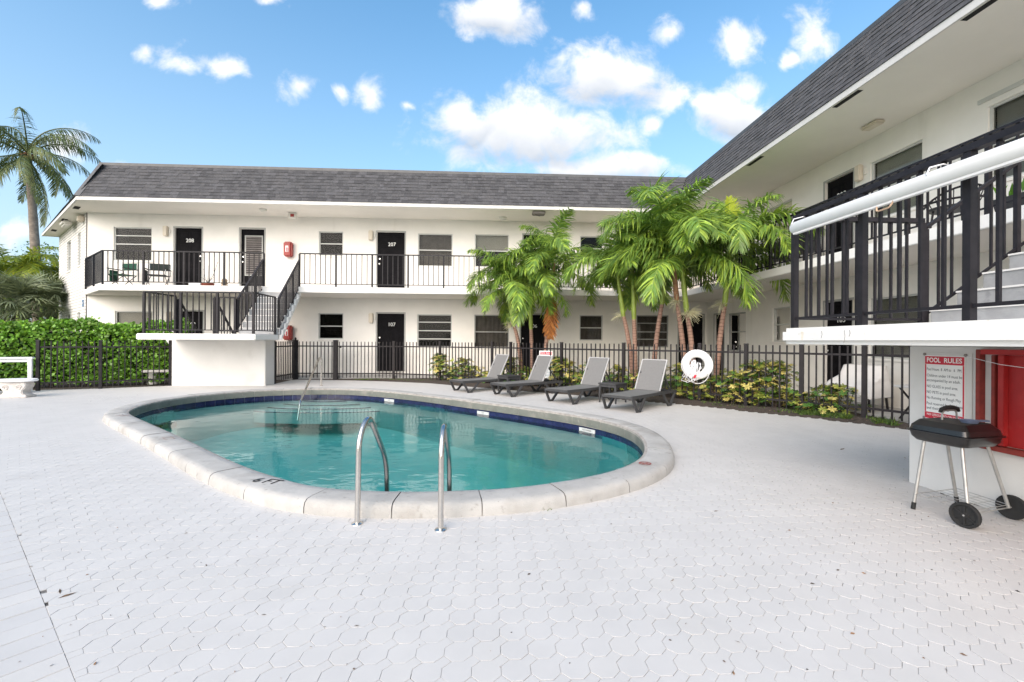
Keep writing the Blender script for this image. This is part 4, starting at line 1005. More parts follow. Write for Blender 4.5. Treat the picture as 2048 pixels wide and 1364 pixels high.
for i, (c, ang, lab) in enumerate(LG):
    o = proto if i == 0 else copy_tree(proto)
    a = math.radians(ang); d = Vector((math.cos(a), math.sin(a))); p = Vector(c)-d*.2
    o.location = (p.x, p.y, 0); o.rotation_euler = (0,0,a); tag(o, lab, 'sun lounger', 'sun loungers set out beside the pool')
def side_table(loc, ang, lab):
    t = thing('side_table', lab, 'side table', loc, math.radians(ang), 'dark side tables between the loungers')
    MB().box(-.215,.215,-.215,.215,.372,.405).build('table_top', 'resin', t, bevel=.008)
    ap = MB()
    for s in (-1, 1): ap.box(-.19,.19,s*.185-.01,s*.185+.01,.325,.372); ap.box(s*.185-.01,s*.185+.01,-.174,.174,.325,.372)
    ap.build('apron', 'resin', t)
    for sx in (-1, 1):
        for sy in (-1, 1):
            MB().hexa([(sx*.19-.012,sy*.19-.012,0),(sx*.19+.012,sy*.19-.012,0),(sx*.19+.012,sy*.19+.012,0),(sx*.19-.012,sy*.19+.012,0),(sx*.18-.022,sy*.18-.022,.36),(sx*.18+.022,sy*.18-.022,.36),(sx*.18+.022,sy*.18+.022,.36),(sx*.18-.022,sy*.18+.022,.36)]).build('leg', 'resin', t)
side_table((2.56,9.03,0), 42, 'square dark side table left of the nearest lounger')
side_table((.52,11.02,0), 36, 'square dark side table between the two farthest loungers')

# ------------------------------------------------------------------ life ring and signs on the fence
FN = Vector((-.66,-.751,0)); FU = Vector((.751,-.66,0))
rc = Vector((4.36,9.0,.785))+FN*.13
t = thing('life_ring', 'white life ring with a bundle of white rope hanging on the fence', 'life ring', rc)
def loc_(u, v, n=0): return FU*u+Vector((0,0,v))+FN*n
mb = MB(); n1, n2 = 40, 14; vs = [loc_(math.cos(a)*(.225+.078*math.cos(b)), math.sin(a)*(.225+.078*math.cos(b)), .055*math.sin(b)) for a in [k*2*math.pi/n1 for k in range(n1)] for b in [k*2*math.pi/n2 for k in range(n2)]]
mb.mesh(vs, [(i*n2+k,((i+1)%n1)*n2+k,((i+1)%n1)*n2+(k+1)%n2,i*n2+(k+1)%n2) for i in range(n1) for k in range(n2)]).build('ring_body', 'ring_white', t, smooth=True)
for a in (.78, 2.55, 3.9, 5.6):
    MB().tube([loc_(math.cos(a)*(.225+.081*math.cos(b)), math.sin(a)*(.225+.081*math.cos(b)), .058*math.sin(b)) for b in [k*2*math.pi/16 for k in range(17)]], .009, 6, False).build('rope_band', 'rope', t, smooth=True)
for a0, a1, sag in ((.78,2.55,.004),(2.55,3.9,.012),(3.9,5.6,.085),(5.6,7.06,.006)):
    pts = []
    for k in range(13):
        f_ = k/12; a = a0+(a1-a0)*f_; r = .300+sag*math.sin(math.pi*f_); pts.append(loc_(math.cos(a)*r, math.sin(a)*r, .015))
    MB().tube(pts, .007, 6).build('grab_rope', 'rope', t, smooth=True)
random.seed(8); mb = MB()
for k in range(46):
    u, v = random.gauss(-.05,.065), random.uniform(-.26,-.02); w = .02+max(0,(-.0-v))*.35
    p = [loc_(u*.8+random.gauss(0,.012), v+.12+random.uniform(-.03,.03), .075), loc_(u+random.gauss(0,.02), v+.02, .09+random.uniform(0,.03)), loc_(u+random.gauss(0,.03)-.02, v-.07, .085), loc_(u+random.gauss(0,.03), v-.11+random.uniform(0,.05), .08)]
    mb.tube(p, .0065, 5)
mb.build('rope_bundle', 'rope', t, smooth=True)
MB().box(-.02,.02,-.006,.006,-.05,.02).build('red_tag', 'sign_red', t, loc_(.0,-.22,.12), (0,.5,math.atan2(FU.y,FU.x)))
MB().tube([loc_(0,.30,.02),loc_(0,.36,-.04),loc_(0,.34,-.12)],.008,5).build('hook', 'fence_metal', t)
sc = Vector((1.50,11.52,0))
t = thing('fence_sign', 'small white pool rules sign with red heading on the fence, behind a lounger', 'sign', sc)
Ws = Wall((0,0,0), (.83,-.55,0), (-.55,-.83,0))
MB().wb(Ws,-.19,.19,0,.006,.29,1.0).build('sign_board', 'sign_white', t)
MB().wb(Ws,-.17,.17,.006,.008,.90,.975).build('heading_panel', 'sign_red', t)
text_at('POOL RULES', .058, 'white_letter', Ws.P(0,.0085,.938), Ws.U, Ws.N, parent=t, depth=.0005)
for k in range(8): text_at(['Pool Hours 8 AM to 6 PM.','Children under 14 must be','accompanied by an adult.','NO GLASS in pool area.','NO PETS in pool area.','No Running or Rough Play','Pool reserved for Residents','and their guests.'][k], .026, 'sign_blue', Ws.P(0,.0068,.86-k*.07), Ws.U, Ws.N, parent=t, depth=.0004)

# ------------------------------------------------------------------ pool rules sign and red frame on the right pedestal
WP = Wall((3.80,0,0), (0,-1,0), (-1,0,0))
ya, yb = 3.672, 3.345
t = thing('pool_rules_sign', 'large white and red pool rules sign bolted to the pedestal behind the grill', 'sign', (3.80,3.5,.6)); OS = (3.80,3.5,.6)
MB().wb(WP,-ya-.012,-yb+.05,.001,.006,.585,1.172).build('backing_sheet', 'pedestal_paint', t, org=OS, bevel=.002)
MB().wb(WP,-ya,-yb,.006,.011,.60,1.148).build('sign_board', 'sign_white', t, org=OS)
MB().wb(WP,-ya+.004,-yb-.004,.011,.0125,1.072,1.140).build('heading_panel', 'sign_red', t, org=OS)
MB().wb(WP,-ya+.004,-yb-.004,.011,.0125,.608,.662).build('footer_panel', 'sign_red', t, org=OS)
for u in (-ya+.004, -yb-.015): MB().wb(WP,u,u+.011,.011,.0124,.664,1.070).build('border_stripe', 'sign_red', t, org=OS)
um = -(ya+yb)/2
text_at('POOL', .056, 'white_letter', WP.P(um-.085,.0128,1.106), WP.U, WP.N, parent=t, org=OS, depth=.0004, bold=.001, fit=.115)
text_at('RULES', .056, 'white_letter', WP.P(um+.072,.0128,1.106), WP.U, WP.N, parent=t, org=OS, depth=.0004, bold=.001, fit=.14)
text_at('NO LIFEGUARD ON DUTY', .027, 'white_letter', WP.P(um,.0128,.642), WP.U, WP.N, parent=t, org=OS, depth=.0004, fit=.28)
text_at('Swim at your own risk', .02, 'white_letter', WP.P(um,.0128,.619), WP.U, WP.N, parent=t, org=OS, depth=.0004, sx=.9)
for k, (s, z) in enumerate((('Pool Hours  8  AM to   6   PM.',1.028),('Children under 14 must be',.975),('accompanied by an adult.',.935),('NO GLASS in pool area.',.882),('NO PETS in pool area.',.832),('No Running or Rough Play',.785),('Pool reserved for Residents',.735),('and their guests.',.697))):
    text_at(s, .034, 'sign_text', WP.P(-ya+.019,.0116,z), WP.U, WP.N, parent=t, org=OS, depth=.0003, align='LEFT', fit=(.285,.288,.275,.255,.24,.278,.29,.19)[k])
for u, z in ((-ya-.002,1.155),(-yb+.004,1.155),(-ya-.002,.607)):
    c = WP.P(u,.004,z); MB().tube([c,c+WP.N*.010,c+WP.N*.014],[.012,.012,.006],10).build('bolt', 'bolt', t, smooth=True, org=OS)
OR_ = (3.8,2.9,.45)
t = thing('red_cabinet', 'open red wooden cabinet frame fixed to the pedestal beside the sign', 'cabinet', OR_)
def yw(px): return -atx(px, 760, 3.77).y
MB().wb(WP,yw(1954),yw(1964),.0,.045,.50,1.205).build('stile', 'red_wood', t, org=OR_, bevel=.003)
MB().wb(WP,yw(1984),yw(1992),.0,.04,.50,1.165).build('stile', 'red_wood', t, org=OR_, bevel=.003)
MB().wb(WP,yw(2000),yw(2013),.012,.05,.50,1.165).build('stile', 'red_paint', t, org=OR_, bevel=.003)
MB().wb(WP,yw(1965),-1.2,.0,.05,1.168,1.207).build('top_rail', 'red_paint', t, org=OR_, bevel=.003)
MB().wb(WP,yw(1954),-1.2,.0,.06,.455,.495).build('bottom_rail', 'red_wood', t, org=OR_, bevel=.003)
MB().wb(WP,yw(1992)+.001,-1.2,.002,.012,.50,1.166).build('back_panel', 'red_paint', t, org=OR_)
MB().tube([WP.P(yw(1955),.12,1.15),WP.P(-3.0,.13,1.10),WP.P(-2.6,.13,1.06)],.002,4).build('string', 'rope', t, org=OR_)

# ------------------------------------------------------------------ charcoal grill
GO = Vector((3.42,3.09,0)); ga = math.radians(11)
t = thing('charcoal_grill', 'black square charcoal grill on grey legs with two wheels, under the sign', 'grill', GO, ga)
def rsq(h, r, z, n=5):
    out = []
    for cx, cy, a0 in ((h-r,h-r,0),(-h+r,h-r,90),(-h+r,-h+r,180),(h-r,-h+r,270)):
        for k in range(n): a = math.radians(a0+90*k/(n-1)); out.append((cx+math.cos(a)*r, cy+math.sin(a)*r, z))
    return out
def stack(secs, caps=(True, True)):
    mb = MB(); n = len(secs[0]); mb.mesh([v for s in secs for v in s], [(i*n+k,i*n+(k+1)%n,(i+1)*n+(k+1)%n,(i+1)*n+k) for i in range(len(secs)-1) for k in range(n)]+([tuple(range(n))[::-1]] if caps[0] else [])+([tuple(range((len(secs)-1)*n,len(secs)*n))] if caps[1] else [])); return mb
stack([rsq(.125,.04,.514),rsq(.160,.04,.524),rsq(.180,.04,.552),rsq(.188,.04,.592)]).build('bowl', 'grill_black', t, smooth=True, ang=50)
stack([rsq(.188,.05,.590),rsq(.204,.055,.592),rsq(.206,.055,.600),rsq(.188,.05,.603)]).build('rim', 'grill_black', t, smooth=True, ang=50)
lid = stack([rsq(.187,.04,.604),rsq(.180,.04,.638),rsq(.150,.032,.673),rsq(.144,.03,.679),rsq(.03,.015,.683)]).build('lid', 'grill_black', t, smooth=True, ang=24)
lid.data.materials.append(MAT['grill_matte'])
for p_ in lid.data.polygons:
    if p_.normal.z > .9: p_.material_index = 1
MB().tube(arc([(-.075,.03,.688),(-.07,.03,.755),(.07,.03,.755),(.075,.03,.688)],.03,4),.007,6).build('handle_bracket', 'grill_leg', lid, smooth=True)
MB().tube([(-.095,.03,.745),(-.08,.03,.765),(-.03,.03,.776),(.03,.03,.776),(.08,.03,.765),(.095,.03,.745)],[.010,.014,.016,.016,.014,.010],10).build('handle_grip', 'rubber', lid, smooth=True)
tr = thing('ash_tray', 'small blue tray lying on top of the closed grill lid', 'tray', GO+Vector((.02,-.085,.682)), ga-.3)
stack([rsq(.036,.02,0),rsq(.046,.024,.022),rsq(.042,.022,.022),rsq(.032,.02,.006)]).build('tray_bowl', 'blue_plastic', tr, smooth=True)
MB().box(.045,.13,-.016,.016,.010,.022).build('tray_handle', 'blue_plastic', tr, bevel=.004)
R_ = Matrix.Rotation(-ga, 3, 'Z')
def lw(x, y, z): return R_@(Vector((x,y,z))-GO)
fl = [(3.205,3.19),(3.68,3.30),(3.27,2.86),(3.70,2.97)]; tops = [(-.125,.11),(.125,.125),(-.125,-.12),(.125,-.12)]
for i, ((x, y), (tx, ty)) in enumerate(zip(fl, tops)):
    foot = lw(x, y, 0); w = i >= 2
    p0 = foot+Vector((0,0,.085 if w else 0)); p1 = Vector((tx, ty, .53))
    lg = MB().tube([p1, p0], .0115, 10).build('leg', 'grill_leg', t, smooth=True)
    if not w: MB().tube([p0+(p1-p0)*.10, p0], .0145, 10).build('foot_cap', 'rubber', lg, smooth=True)
w0, w1 = lw(*fl[2], .085), lw(*fl[3], .085); ax = (w1-w0).normalized()
MB().tube([w0-ax*.05, w1+ax*.05], .005, 6).build('axle', 'grill_leg', t)
for w, s in ((w0,-1),(w1,1)):
    c = w+ax*s*.035; mb = MB(); prof = [(.0,.004),(.018,.010),(.022,.004),(.062,.002),(.068,.014),(.080,.016),(.085,.010),(.085,-.010),(.080,-.016),(.068,-.014),(.0,-.010)]
    e1 = Vector((0,0,1)); e2 = ax.cross(e1); n = 28
    vs = [c+(e1*math.cos(2*math.pi*k/n)+e2*math.sin(2*math.pi*k/n))*r+ax*s*h for r, h in prof for k in range(n)]
    mb.mesh(vs, [(i*n+k,i*n+(k+1)%n,(i+1)*n+(k+1)%n,(i+1)*n+k) for i in range(len(prof)-1) for k in range(n)])
    wh = mb.build('wheel', 'rubber', t, smooth=True, ang=30)
    sp_ = MB()
    for k in range(6):
        a = k*math.pi/3; dv = e1*math.cos(a)+e2*math.sin(a); sp_.bar(c+dv*.018+ax*s*.005, c+dv*.066+ax*s*.005, .010, .010, up=ax)
    sp_.build('spokes', 'rubber', wh); MB().tube([c+ax*s*.008, c+ax*s*.016],[.009,.006],8).build('hub_nut', 'chrome', wh)
cn = [lw(*fl[0],.14)*.97, lw(*fl[1],.14)*.97, lw(*fl[3],.105), lw(*fl[2],.105)]
for c in cn[:2]: c.z = .115
rk = MB()
for i in range(4): rk.tube([cn[i], cn[(i+1)%4]], .0028, 5)
for k in range(1, 7): rk.tube([cn[0].lerp(cn[1],k/7), cn[3].lerp(cn[2],k/7)], .0018, 4)
for k in range(1, 4): rk.tube([cn[0].lerp(cn[3],k/4), cn[1].lerp(cn[2],k/4)], .0018, 4)
rk.build('wire_shelf', 'grill_leg', t)

# ------------------------------------------------------------------ extinguisher boxes
for z, lab in ((4.20,'red fire extinguisher box on the upper wall beside the stair head'),(1.48,'red fire extinguisher box on the lower wall under the stair flight')):
    O = (-6.53,14.9,z); t = thing('extinguisher_box', lab, 'extinguisher box', O, 0, 'red extinguisher boxes')
    MB().box(-.125,.125,-.11,.099,-.24,.24).build('case', 'red_box', t, bevel=.035)
    MB().box(-.05,.04,-.116,-.112,-.10,.10).build('window_pane', 'sign_white', t)
    MB().tube([(.0,-.12,-.09),(.0,-.12,.04)],.018,8).build('extinguisher', 'sign_red', t, smooth=True)
    MB().bar((.10,-.05,.19),(.17,-.05,.17),.015,.015).build('hammer_bar', 'red_box', t)

# ------------------------------------------------------------------ benches at the left
O = Vector((-10.60,10.78,0)); ang = math.atan2(-.40,-1.0)
t = thing('garden_bench', 'white wooden bench cut by the left edge, in front of the hedge', 'bench', O, ang)
for y in (-.21,.21):
    MB().hexa([(-.03,y-.03,0),(.03,y-.03,0),(.03,y+.03,0),(-.03,y+.03,0),(-.035,y-.035,.198 if y > 0 else .77),(.035,y-.035,.198 if y > 0 else .77),(.035,y+.035,.198 if y > 0 else .77),(-.035,y+.035,.198 if y > 0 else .77)]).build('leg', 'bench_white', t)
    MB().box(1.42,1.48,y-.03,y+.03,0,.198 if y > 0 else .77).build('leg', 'bench_white', t)
for y in (-.16,-.05,.06,.17): MB().box(-.03,1.5,y-.045,y+.045,.20,.225).build('seat_slat', 'bench_white', t, bevel=.004)
MB().box(-.06,1.55,-.26,-.15,.775,.815).build('top_rail', 'bench_white', t, bevel=.006)
MB().box(-.02,1.5,-.235,-.195,.70,.765).build('back_rail', 'bench_white', t, bevel=.004)
MB().box(-.02,1.5,-.23,-.19,.27,.32).build('back_rail', 'bench_white', t, bevel=.004)
O = Vector((-9.98,9.99,0)); t = thing('concrete_stool', 'ornate cast concrete seat with white slab top at the left', 'seat', O, math.radians(8))
MB().prism([(math.cos(a)*.36, math.sin(a)*.20) for a in [k*2*math.pi/32 for k in range(32)]], .335, .39).build('seat_slab', 'bench_white', t, bevel=.012)
pf = [(.24,0),(.24,.05),(.20,.065),(.165,.10),(.175,.15),(.215,.20),(.24,.25),(.235,.30),(.21,.334)]
n = len(pf); out = [(x,z) for x,z in pf]+[(-x,z) for x,z in pf[::-1]]
m_ = len(out); vs = [(x,-.12,z) for x,z in out]+[(x,.12,z) for x,z in out]
MB().mesh(vs, [tuple(range(m_)), tuple(range(m_,2*m_))[::-1]]+[(i,m_+i,m_+(i+1)%m_,(i+1)%m_) for i in range(m_)]).build('scroll_leg', 'cast_concrete', t, bevel=.014)
for s in (-1, 1):
    MB().tube([(s*(.115+.055*math.cos(a)*(1-a/14)), -.124, .215+.055*math.sin(a)*(1-a/14)) for a in [k*.5 for k in range(20)]], .010, 6).build('scroll_relief', 'cast_concrete', t, smooth=True)
MB().box(-.26,.26,-.14,.14,0,.045).build('plinth', 'cast_concrete', t, bevel=.012)
O = Vector((-8.98,12.95,0)); t = thing('stone_bench', 'low stone bench behind the hedge fence next to the pedestal', 'bench', O, math.radians(20))
MB().box(-.52,.52,-.18,.18,.33,.40).build('seat_slab', 'cast_concrete', t, bevel=.012)
for s in (-1, 1):
    MB().lathe([(.12,0),(.12,.05),(.085,.08),(.09,.16),(.12,.24),(.125,.33)], 12, (s*.32,0,0)).build('leg', 'cast_concrete', t, smooth=True)

# ------------------------------------------------------------------ balcony furniture and small things
def camp_chair(loc, rz, m, lab, arms):
    t = thing('camp_chair', lab, 'chair', loc, rz, 'folding chairs on the left balcony')
    for s in (-1, 1):
        MB().tube([(-.24,s*.24,0),(.24,s*.24,.42)],.011,6).build('leg', 'black_metal', t); MB().tube([(.24,s*.24,0),(-.24,s*.24,.42)],.011,6).build('leg', 'black_metal', t)
        MB().tube([(-.22,s*.26,.40),(-.22,s*.27,.80)],.011,6).build('back_post', 'chrome', t)
        MB().box(-.24,.24,s*.27-.02,s*.27+.02,.575,.60).build('armrest', arms, t, bevel=.006); MB().tube([(.2,s*.26,.40),(.2,s*.27,.58)],.011,6).build('arm_post', 'chrome', t)
    MB().box(-.23,.23,-.25,.25,.395,.41).build('seat_cloth', m, t, bevel=.004); MB().box(-.245,-.225,-.27,.27,.58,.80).build('back_cloth', m, t, bevel=.004)
    MB().box(-.10,.14,-.315,-.275,.18,.55).build('side_pouch', m, t, bevel=.012)
camp_chair(at(245,563,14.35)*1+Vector((0,0,0)), math.radians(-100), 'green_cloth', 'folding camp chair with green cloth at the left end of the balcony', 'black_metal')
camp_chair(at(315,564,14.35), math.radians(-72), 'dark_cloth', 'folding camp chair with dark cloth beside door 208', 'black_metal')
for o in bpy.data.objects:
    if o.name.startswith('camp_chair'): o.location.z = ZS
def on_balc(px, Y=13.8): p = at(px, 560, Y); p.z = ZS; return p
t = tag(MB().box(-.40,.40,-.22,.22,0,.02).build('door_mat', 'mat_brown', None, on_balc(365,14.6), bevel=.005), 'dark brown doormat before door 208', 'doormat')
MB().box(-.17,.17,-.12,.12,0,.10).build('carton', 'sign_white', None, on_balc(394,13.75), bevel=.006); tag(bpy.data.objects['carton'], 'small white carton on the balcony floor beside door 208', 'box')
p = on_balc(416,13.75); t = thing('potted_plant', 'spindly plant in a round red clay pot on the balcony', 'plant', p)
MB().lathe([(.0,0),(.11,0),(.16,.05),(.17,.10),(.15,.115),(.14,.09),(0,.09)],18).build('pot', 'terracotta', t, smooth=True)
for k in range(9):
    a = k*.7; MB().tube([(0,0,.08),(math.cos(a)*.06,math.sin(a)*.06,.2),(math.cos(a)*(.12+.1*(k%3)),math.sin(a)*.14,.24+.14*(k%4))],[.006,.005,.002],5).build('stem', 'weed', t)
MB().tube([(.02,0,.1),(.18,0,.42),(.28,0,.75)],.007,5).build('support_stick', 'bark', t)
p = on_balc(449,13.75); t = thing('clay_lantern', 'stacked clay lantern standing on the balcony floor by the louvred door', 'lantern', p)
for r, z in ((.10,0),(.085,.09),(.075,.17)): MB().lathe([(0,z),(r,z),(r*1.08,z+.03),(r*.8,z+.07),(r*.5,z+.085),(0,z+.085)],14).build('tier', 'clay', t, smooth=True)
p = Vector((-10.2,13.6,0))
# right balcony seats and planters
def sling_chair(px, Y, lab, rz):
    p = atx(px, 500, 6.7); p.z = ZS; t = thing('patio_chair', lab, 'chair', p, rz, 'dark chairs on the right balcony')
    for s in (-1, 1):
        MB().tube(arc([(.28,s*.27,0),(.26,s*.27,.58),(-.24,s*.27,.58),(-.30,s*.27,0)],.06,4),.013,6).build('side_frame', 'black_metal', t, smooth=True)
    MB().box(-.22,.25,-.25,.25,.36,.385).build('seat', 'resin', t, bevel=.006); MB().bar((-.22,0,.38),(-.34,0,.88),.50,.02,up=(1,0,0)).build('backrest', 'resin', t, bevel=.006)
sling_chair(1480, 0, 'dark patio chair on the right balcony, partly behind the palm fronds', 3.0)
sling_chair(1545, 0, 'dark patio chair on the right balcony left of door 203', 3.3)
sling_chair(1600, 0, 'dark patio chair on the right balcony seen behind the landing corner post', 3.5)
p = atx(1905, 440, 6.75); p.z = ZS; t = thing('wicker_chair', 'dark round-backed wicker chair on the right balcony under the blind window', 'chair', p, math.radians(200))
MB().tube([(math.cos(a)*.30, math.sin(a)*.34, .48+.30*max(0,-math.cos(a))) for a in [k*2*math.pi/24 for k in range(25)]], .016, 6).build('hoop', 'black_metal', t, smooth=True)
for k in range(9):
    a = math.pi*.6+k*math.pi*.8/8; MB().tube([(math.cos(a)*.22,math.sin(a)*.25,.40),(math.cos(a)*.30,math.sin(a)*.34,.48-.30*math.cos(a))],.007,5).build('spindle', 'black_metal', t)
MB().lathe([(0,.38),(.26,.38),(.28,.41),(0,.42)],20).build('seat', 'resin', t, smooth=True)
for a in (.8,2.4,3.9,5.5): MB().tube([(math.cos(a)*.22,math.sin(a)*.22,.38),(math.cos(a)*.27,math.sin(a)*.27,0)],.014,6).build('leg', 'black_metal', t)
p = Vector((6.32,4.72,ZS)); t = thing('planter_box', 'dark planter box of small green plants on the right balcony edge', 'planter', p)
MB().hexa([(-.10,-.42,.0),(.10,-.42,.0),(.10,.42,.0),(-.10,.42,.0),(-.13,-.45,.20),(.13,-.45,.20),(.13,.45,.20),(-.13,.45,.20)]).build('box', 'resin', t)
random.seed(21); mb = MB()
for k in range(60):
    c = Vector((random.uniform(-.1,.1), random.uniform(-.42,.42), .2)); d = Vector((random.gauss(0,.4), random.gauss(0,.4), 1)).normalized(); l = random.uniform(.08,.26); s_ = d.cross(Vector((1,.3,0))).normalized()*.02
    mb.col = random.choice(((1,1,1),(1.6,1.5,.9),(.7,.8,.6))); mb.poly([c, c+d*l*.5+s_, c+d*l, c+d*l*.5-s_])
mb.build('leaves', 'hedge_leaf', t)
# ground-floor patio behind the fence at the right
p = Vector((6.72,7.75,.05)); t = thing('covered_armchair', 'armchair under a draped white cover outside door 103', 'chair', p, math.radians(205))
mb = MB(); secs = []
def dr(x0, x1, y, z, r=.06): return rsq_rect(x0, x1, y, z, r)
def rsq_rect(x0, x1, y, z, r):
    out = []
    for cx, cy, a0 in ((x1-r,y-r,0),(x0+r,y-r,90),(x0+r,-y+r,180),(x1-r,-y+r,270)):
        for k in range(5): a = math.radians(a0+22.5*k); out.append((cx+math.cos(a)*r, cy+math.sin(a)*r, z+.01*math.sin(7*a+x0*9)))
    return out
stack([rsq_rect(-.40,.42,.40,.24,.06),rsq_rect(-.38,.40,.38,.42,.07),rsq_rect(-.36,.30,.36,.50,.08),rsq_rect(-.36,-.02,.34,.60,.08),rsq_rect(-.35,-.12,.31,.78,.06),rsq_rect(-.33,-.2,.25,.80,.04)]).build('dust_cover', 'white_cloth', t, smooth=True, ang=70)
for sx, sy in ((-1,-1),(-1,1),(1,-1),(1,1)): MB().tube([(sx*.32,sy*.32,0),(sx*.30,sy*.30,.26)],.02,6).build('leg', 'black_metal', t)
p = Vector((6.85,6.55,.05)); t = thing('patio_table', 'small white table with crossed dark legs outside the lower blind window', 'table', p, .2)
MB().box(-.34,.34,-.30,.30,.50,.535).build('table_top', 'white_cloth', t, bevel=.008)
for s in (-1, 1): MB().bar((-.28,s*.24,0),(.28,s*.24,.5),.022,.022).build('leg', 'black_metal', t); MB().bar((.28,s*.24,0),(-.28,s*.24,.5),.022,.022).build('leg', 'black_metal', t)
p2 = Vector((6.62,6.10,.05)); t = thing('shell_chair', 'white shell chair on splayed beech legs behind the fence', 'chair', p2, 2.6)
mb = MB(); vs = []; N1, N2 = 9, 8
for i in range(N1):
    f_ = i/(N1-1); xx = .22-.46*min(1, f_*1.7)+(-.06 if f_ > .6 else 0); zz = .43+(0 if f_ < .5 else (f_-.5)*.72)
    for j in range(N2): g = j/(N2-1)*2-1; vs.append((xx+.05*abs(g)*(f_ > .5), g*.23*(1-.25*max(0,f_-.6)), zz+.06*g*g))
mb.mesh(vs, [(i*N2+j,i*N2+j+1,(i+1)*N2+j+1,(i+1)*N2+j) for i in range(N1-1) for j in range(N2-1)]).build('shell', 'white_cloth', t, smooth=True)
for sx, sy in ((-1,-1),(-1,1),(1,-1),(1,1)): MB().tube([(sx*.20,sy*.20,0),(sx*.12,sy*.12,.42)],[.012,.017],8).build('leg', 'beech', t, smooth=True)
p3 = p+Vector((-.02,.05,.535)); t = thing('flower_pot', 'small purple patterned pot on the white patio table', 'pot', p3)
MB().lathe([(0,0),(.07,0),(.10,.15),(.105,.17),(.09,.17),(0,.15)],16).build('pot_body', pm('purple', (.16,.06,.14), .6, var=.5, vs=30), t, smooth=True)
O = Vector((4.0,5.02,0))

# ------------------------------------------------------------------ vegetation
random.seed(31)
def leaflet(mb, base, d, side_up, L, w, droop, seg=3):
    """tapered leaflet strip folding downward towards the tip"""
    d = d.normalized(); s = d.cross(side_up).normalized(); c = Vector(base); prev = None; step = L/seg; ws = [.55,1.0,.7,0.0] if seg == 3 else [.6,1,.0]
    for k in range(seg+1):
        a, b = c+s*w*ws[k]*.5, c-s*w*ws[k]*.5
        if prev: mb.poly([prev[0], prev[1], b, a] if ws[k] > 0 else [prev[0], prev[1], c.copy()])
        prev = (a.copy(), b.copy()); d = (d+Vector((0,0,-droop))).normalized(); c = c+d*step
def frond_data(name, m, L, elev, curl, nl, ll, lw, ldroop, seed, cols, stem=.018, lift=.35, bare=.16, messy=0):
    """feather frond: rachis leaves along +X at elev and arches over"""
    rnd = random.Random(seed); mb = MB(); n = 16; pts = []; p = Vector((0,0,0)); a = elev
    for k in range(n+1):
        pts.append(p.copy()); p = p+Vector((math.cos(a), 0, math.sin(a)))*(L/n); a -= curl/n*(1+.8*k/n)
    mb.col = cols[0]; mb.tube(pts, [stem*(1-.85*k/n)+.002 for k in range(n+1)], 5)
    for i in range(nl):
        f = bare+(1-bare)*(i+.5)/nl; x = f*n; k = min(int(x), n-1); c = pts[k].lerp(pts[k+1], x-k); t = (pts[k+1]-pts[k]).normalized(); up = Vector((-t.z,0,t.x))
        prof = math.sin(math.pi*min(1, (f-bare)/(1-bare)*.80+.16))**.6
        for s in (-1, 1):
            fw = .55+.5*f+rnd.gauss(0,.08); d = Vector((0,s,0))+t*fw+up*(lift+rnd.gauss(0,.12+.32*messy))+Vector((rnd.gauss(0,.22),0,0))*messy; mb.col = rnd.choice(cols)
            leaflet(mb, c, d, up, ll*prof*rnd.uniform(.8,1.1), lw*rnd.uniform(.8,1.15), ldroop*rnd.uniform(.5,1.5))
    return mb.data(name, m)
GC = [(1,1,1.001),(.62,.72,.6),(1.2,1.15,.8),(.8,.9,.8),(1.5,1.35,.9),(.9,.98,.9),(1.9,1.7,1.3),(.7,.8,.8)]
PF = [frond_data('frond', 'palm_leaf', L*1.15, e, cu, 76, ll*1.05, .033, .36, 100+i, GC, messy=1) for i, (L, e, cu, ll) in enumerate(((1.6,1.2,1.65,.50),(1.7,.9,1.7,.52),(1.6,.55,1.6,.52),(1.35,1.4,1.2,.44),(1.5,.25,1.3,.50),(1.65,1.05,2.1,.52)))]
SPEAR = frond_data('spear_frond', 'palm_leaf', 1.05, 1.50, .25, 26, .30, .035, .02, 7, [(2.0,1.55,.9),(2.3,1.75,.8)], lift=.9)
DEAD = frond_data('dead_frond', 'palm_dead', 1.25, -1.1, .5, 30, .42, .04, .25, 9, [(1,1,1.001),(.7,.6,.6),(1.2,1.15,1)], lift=.1)
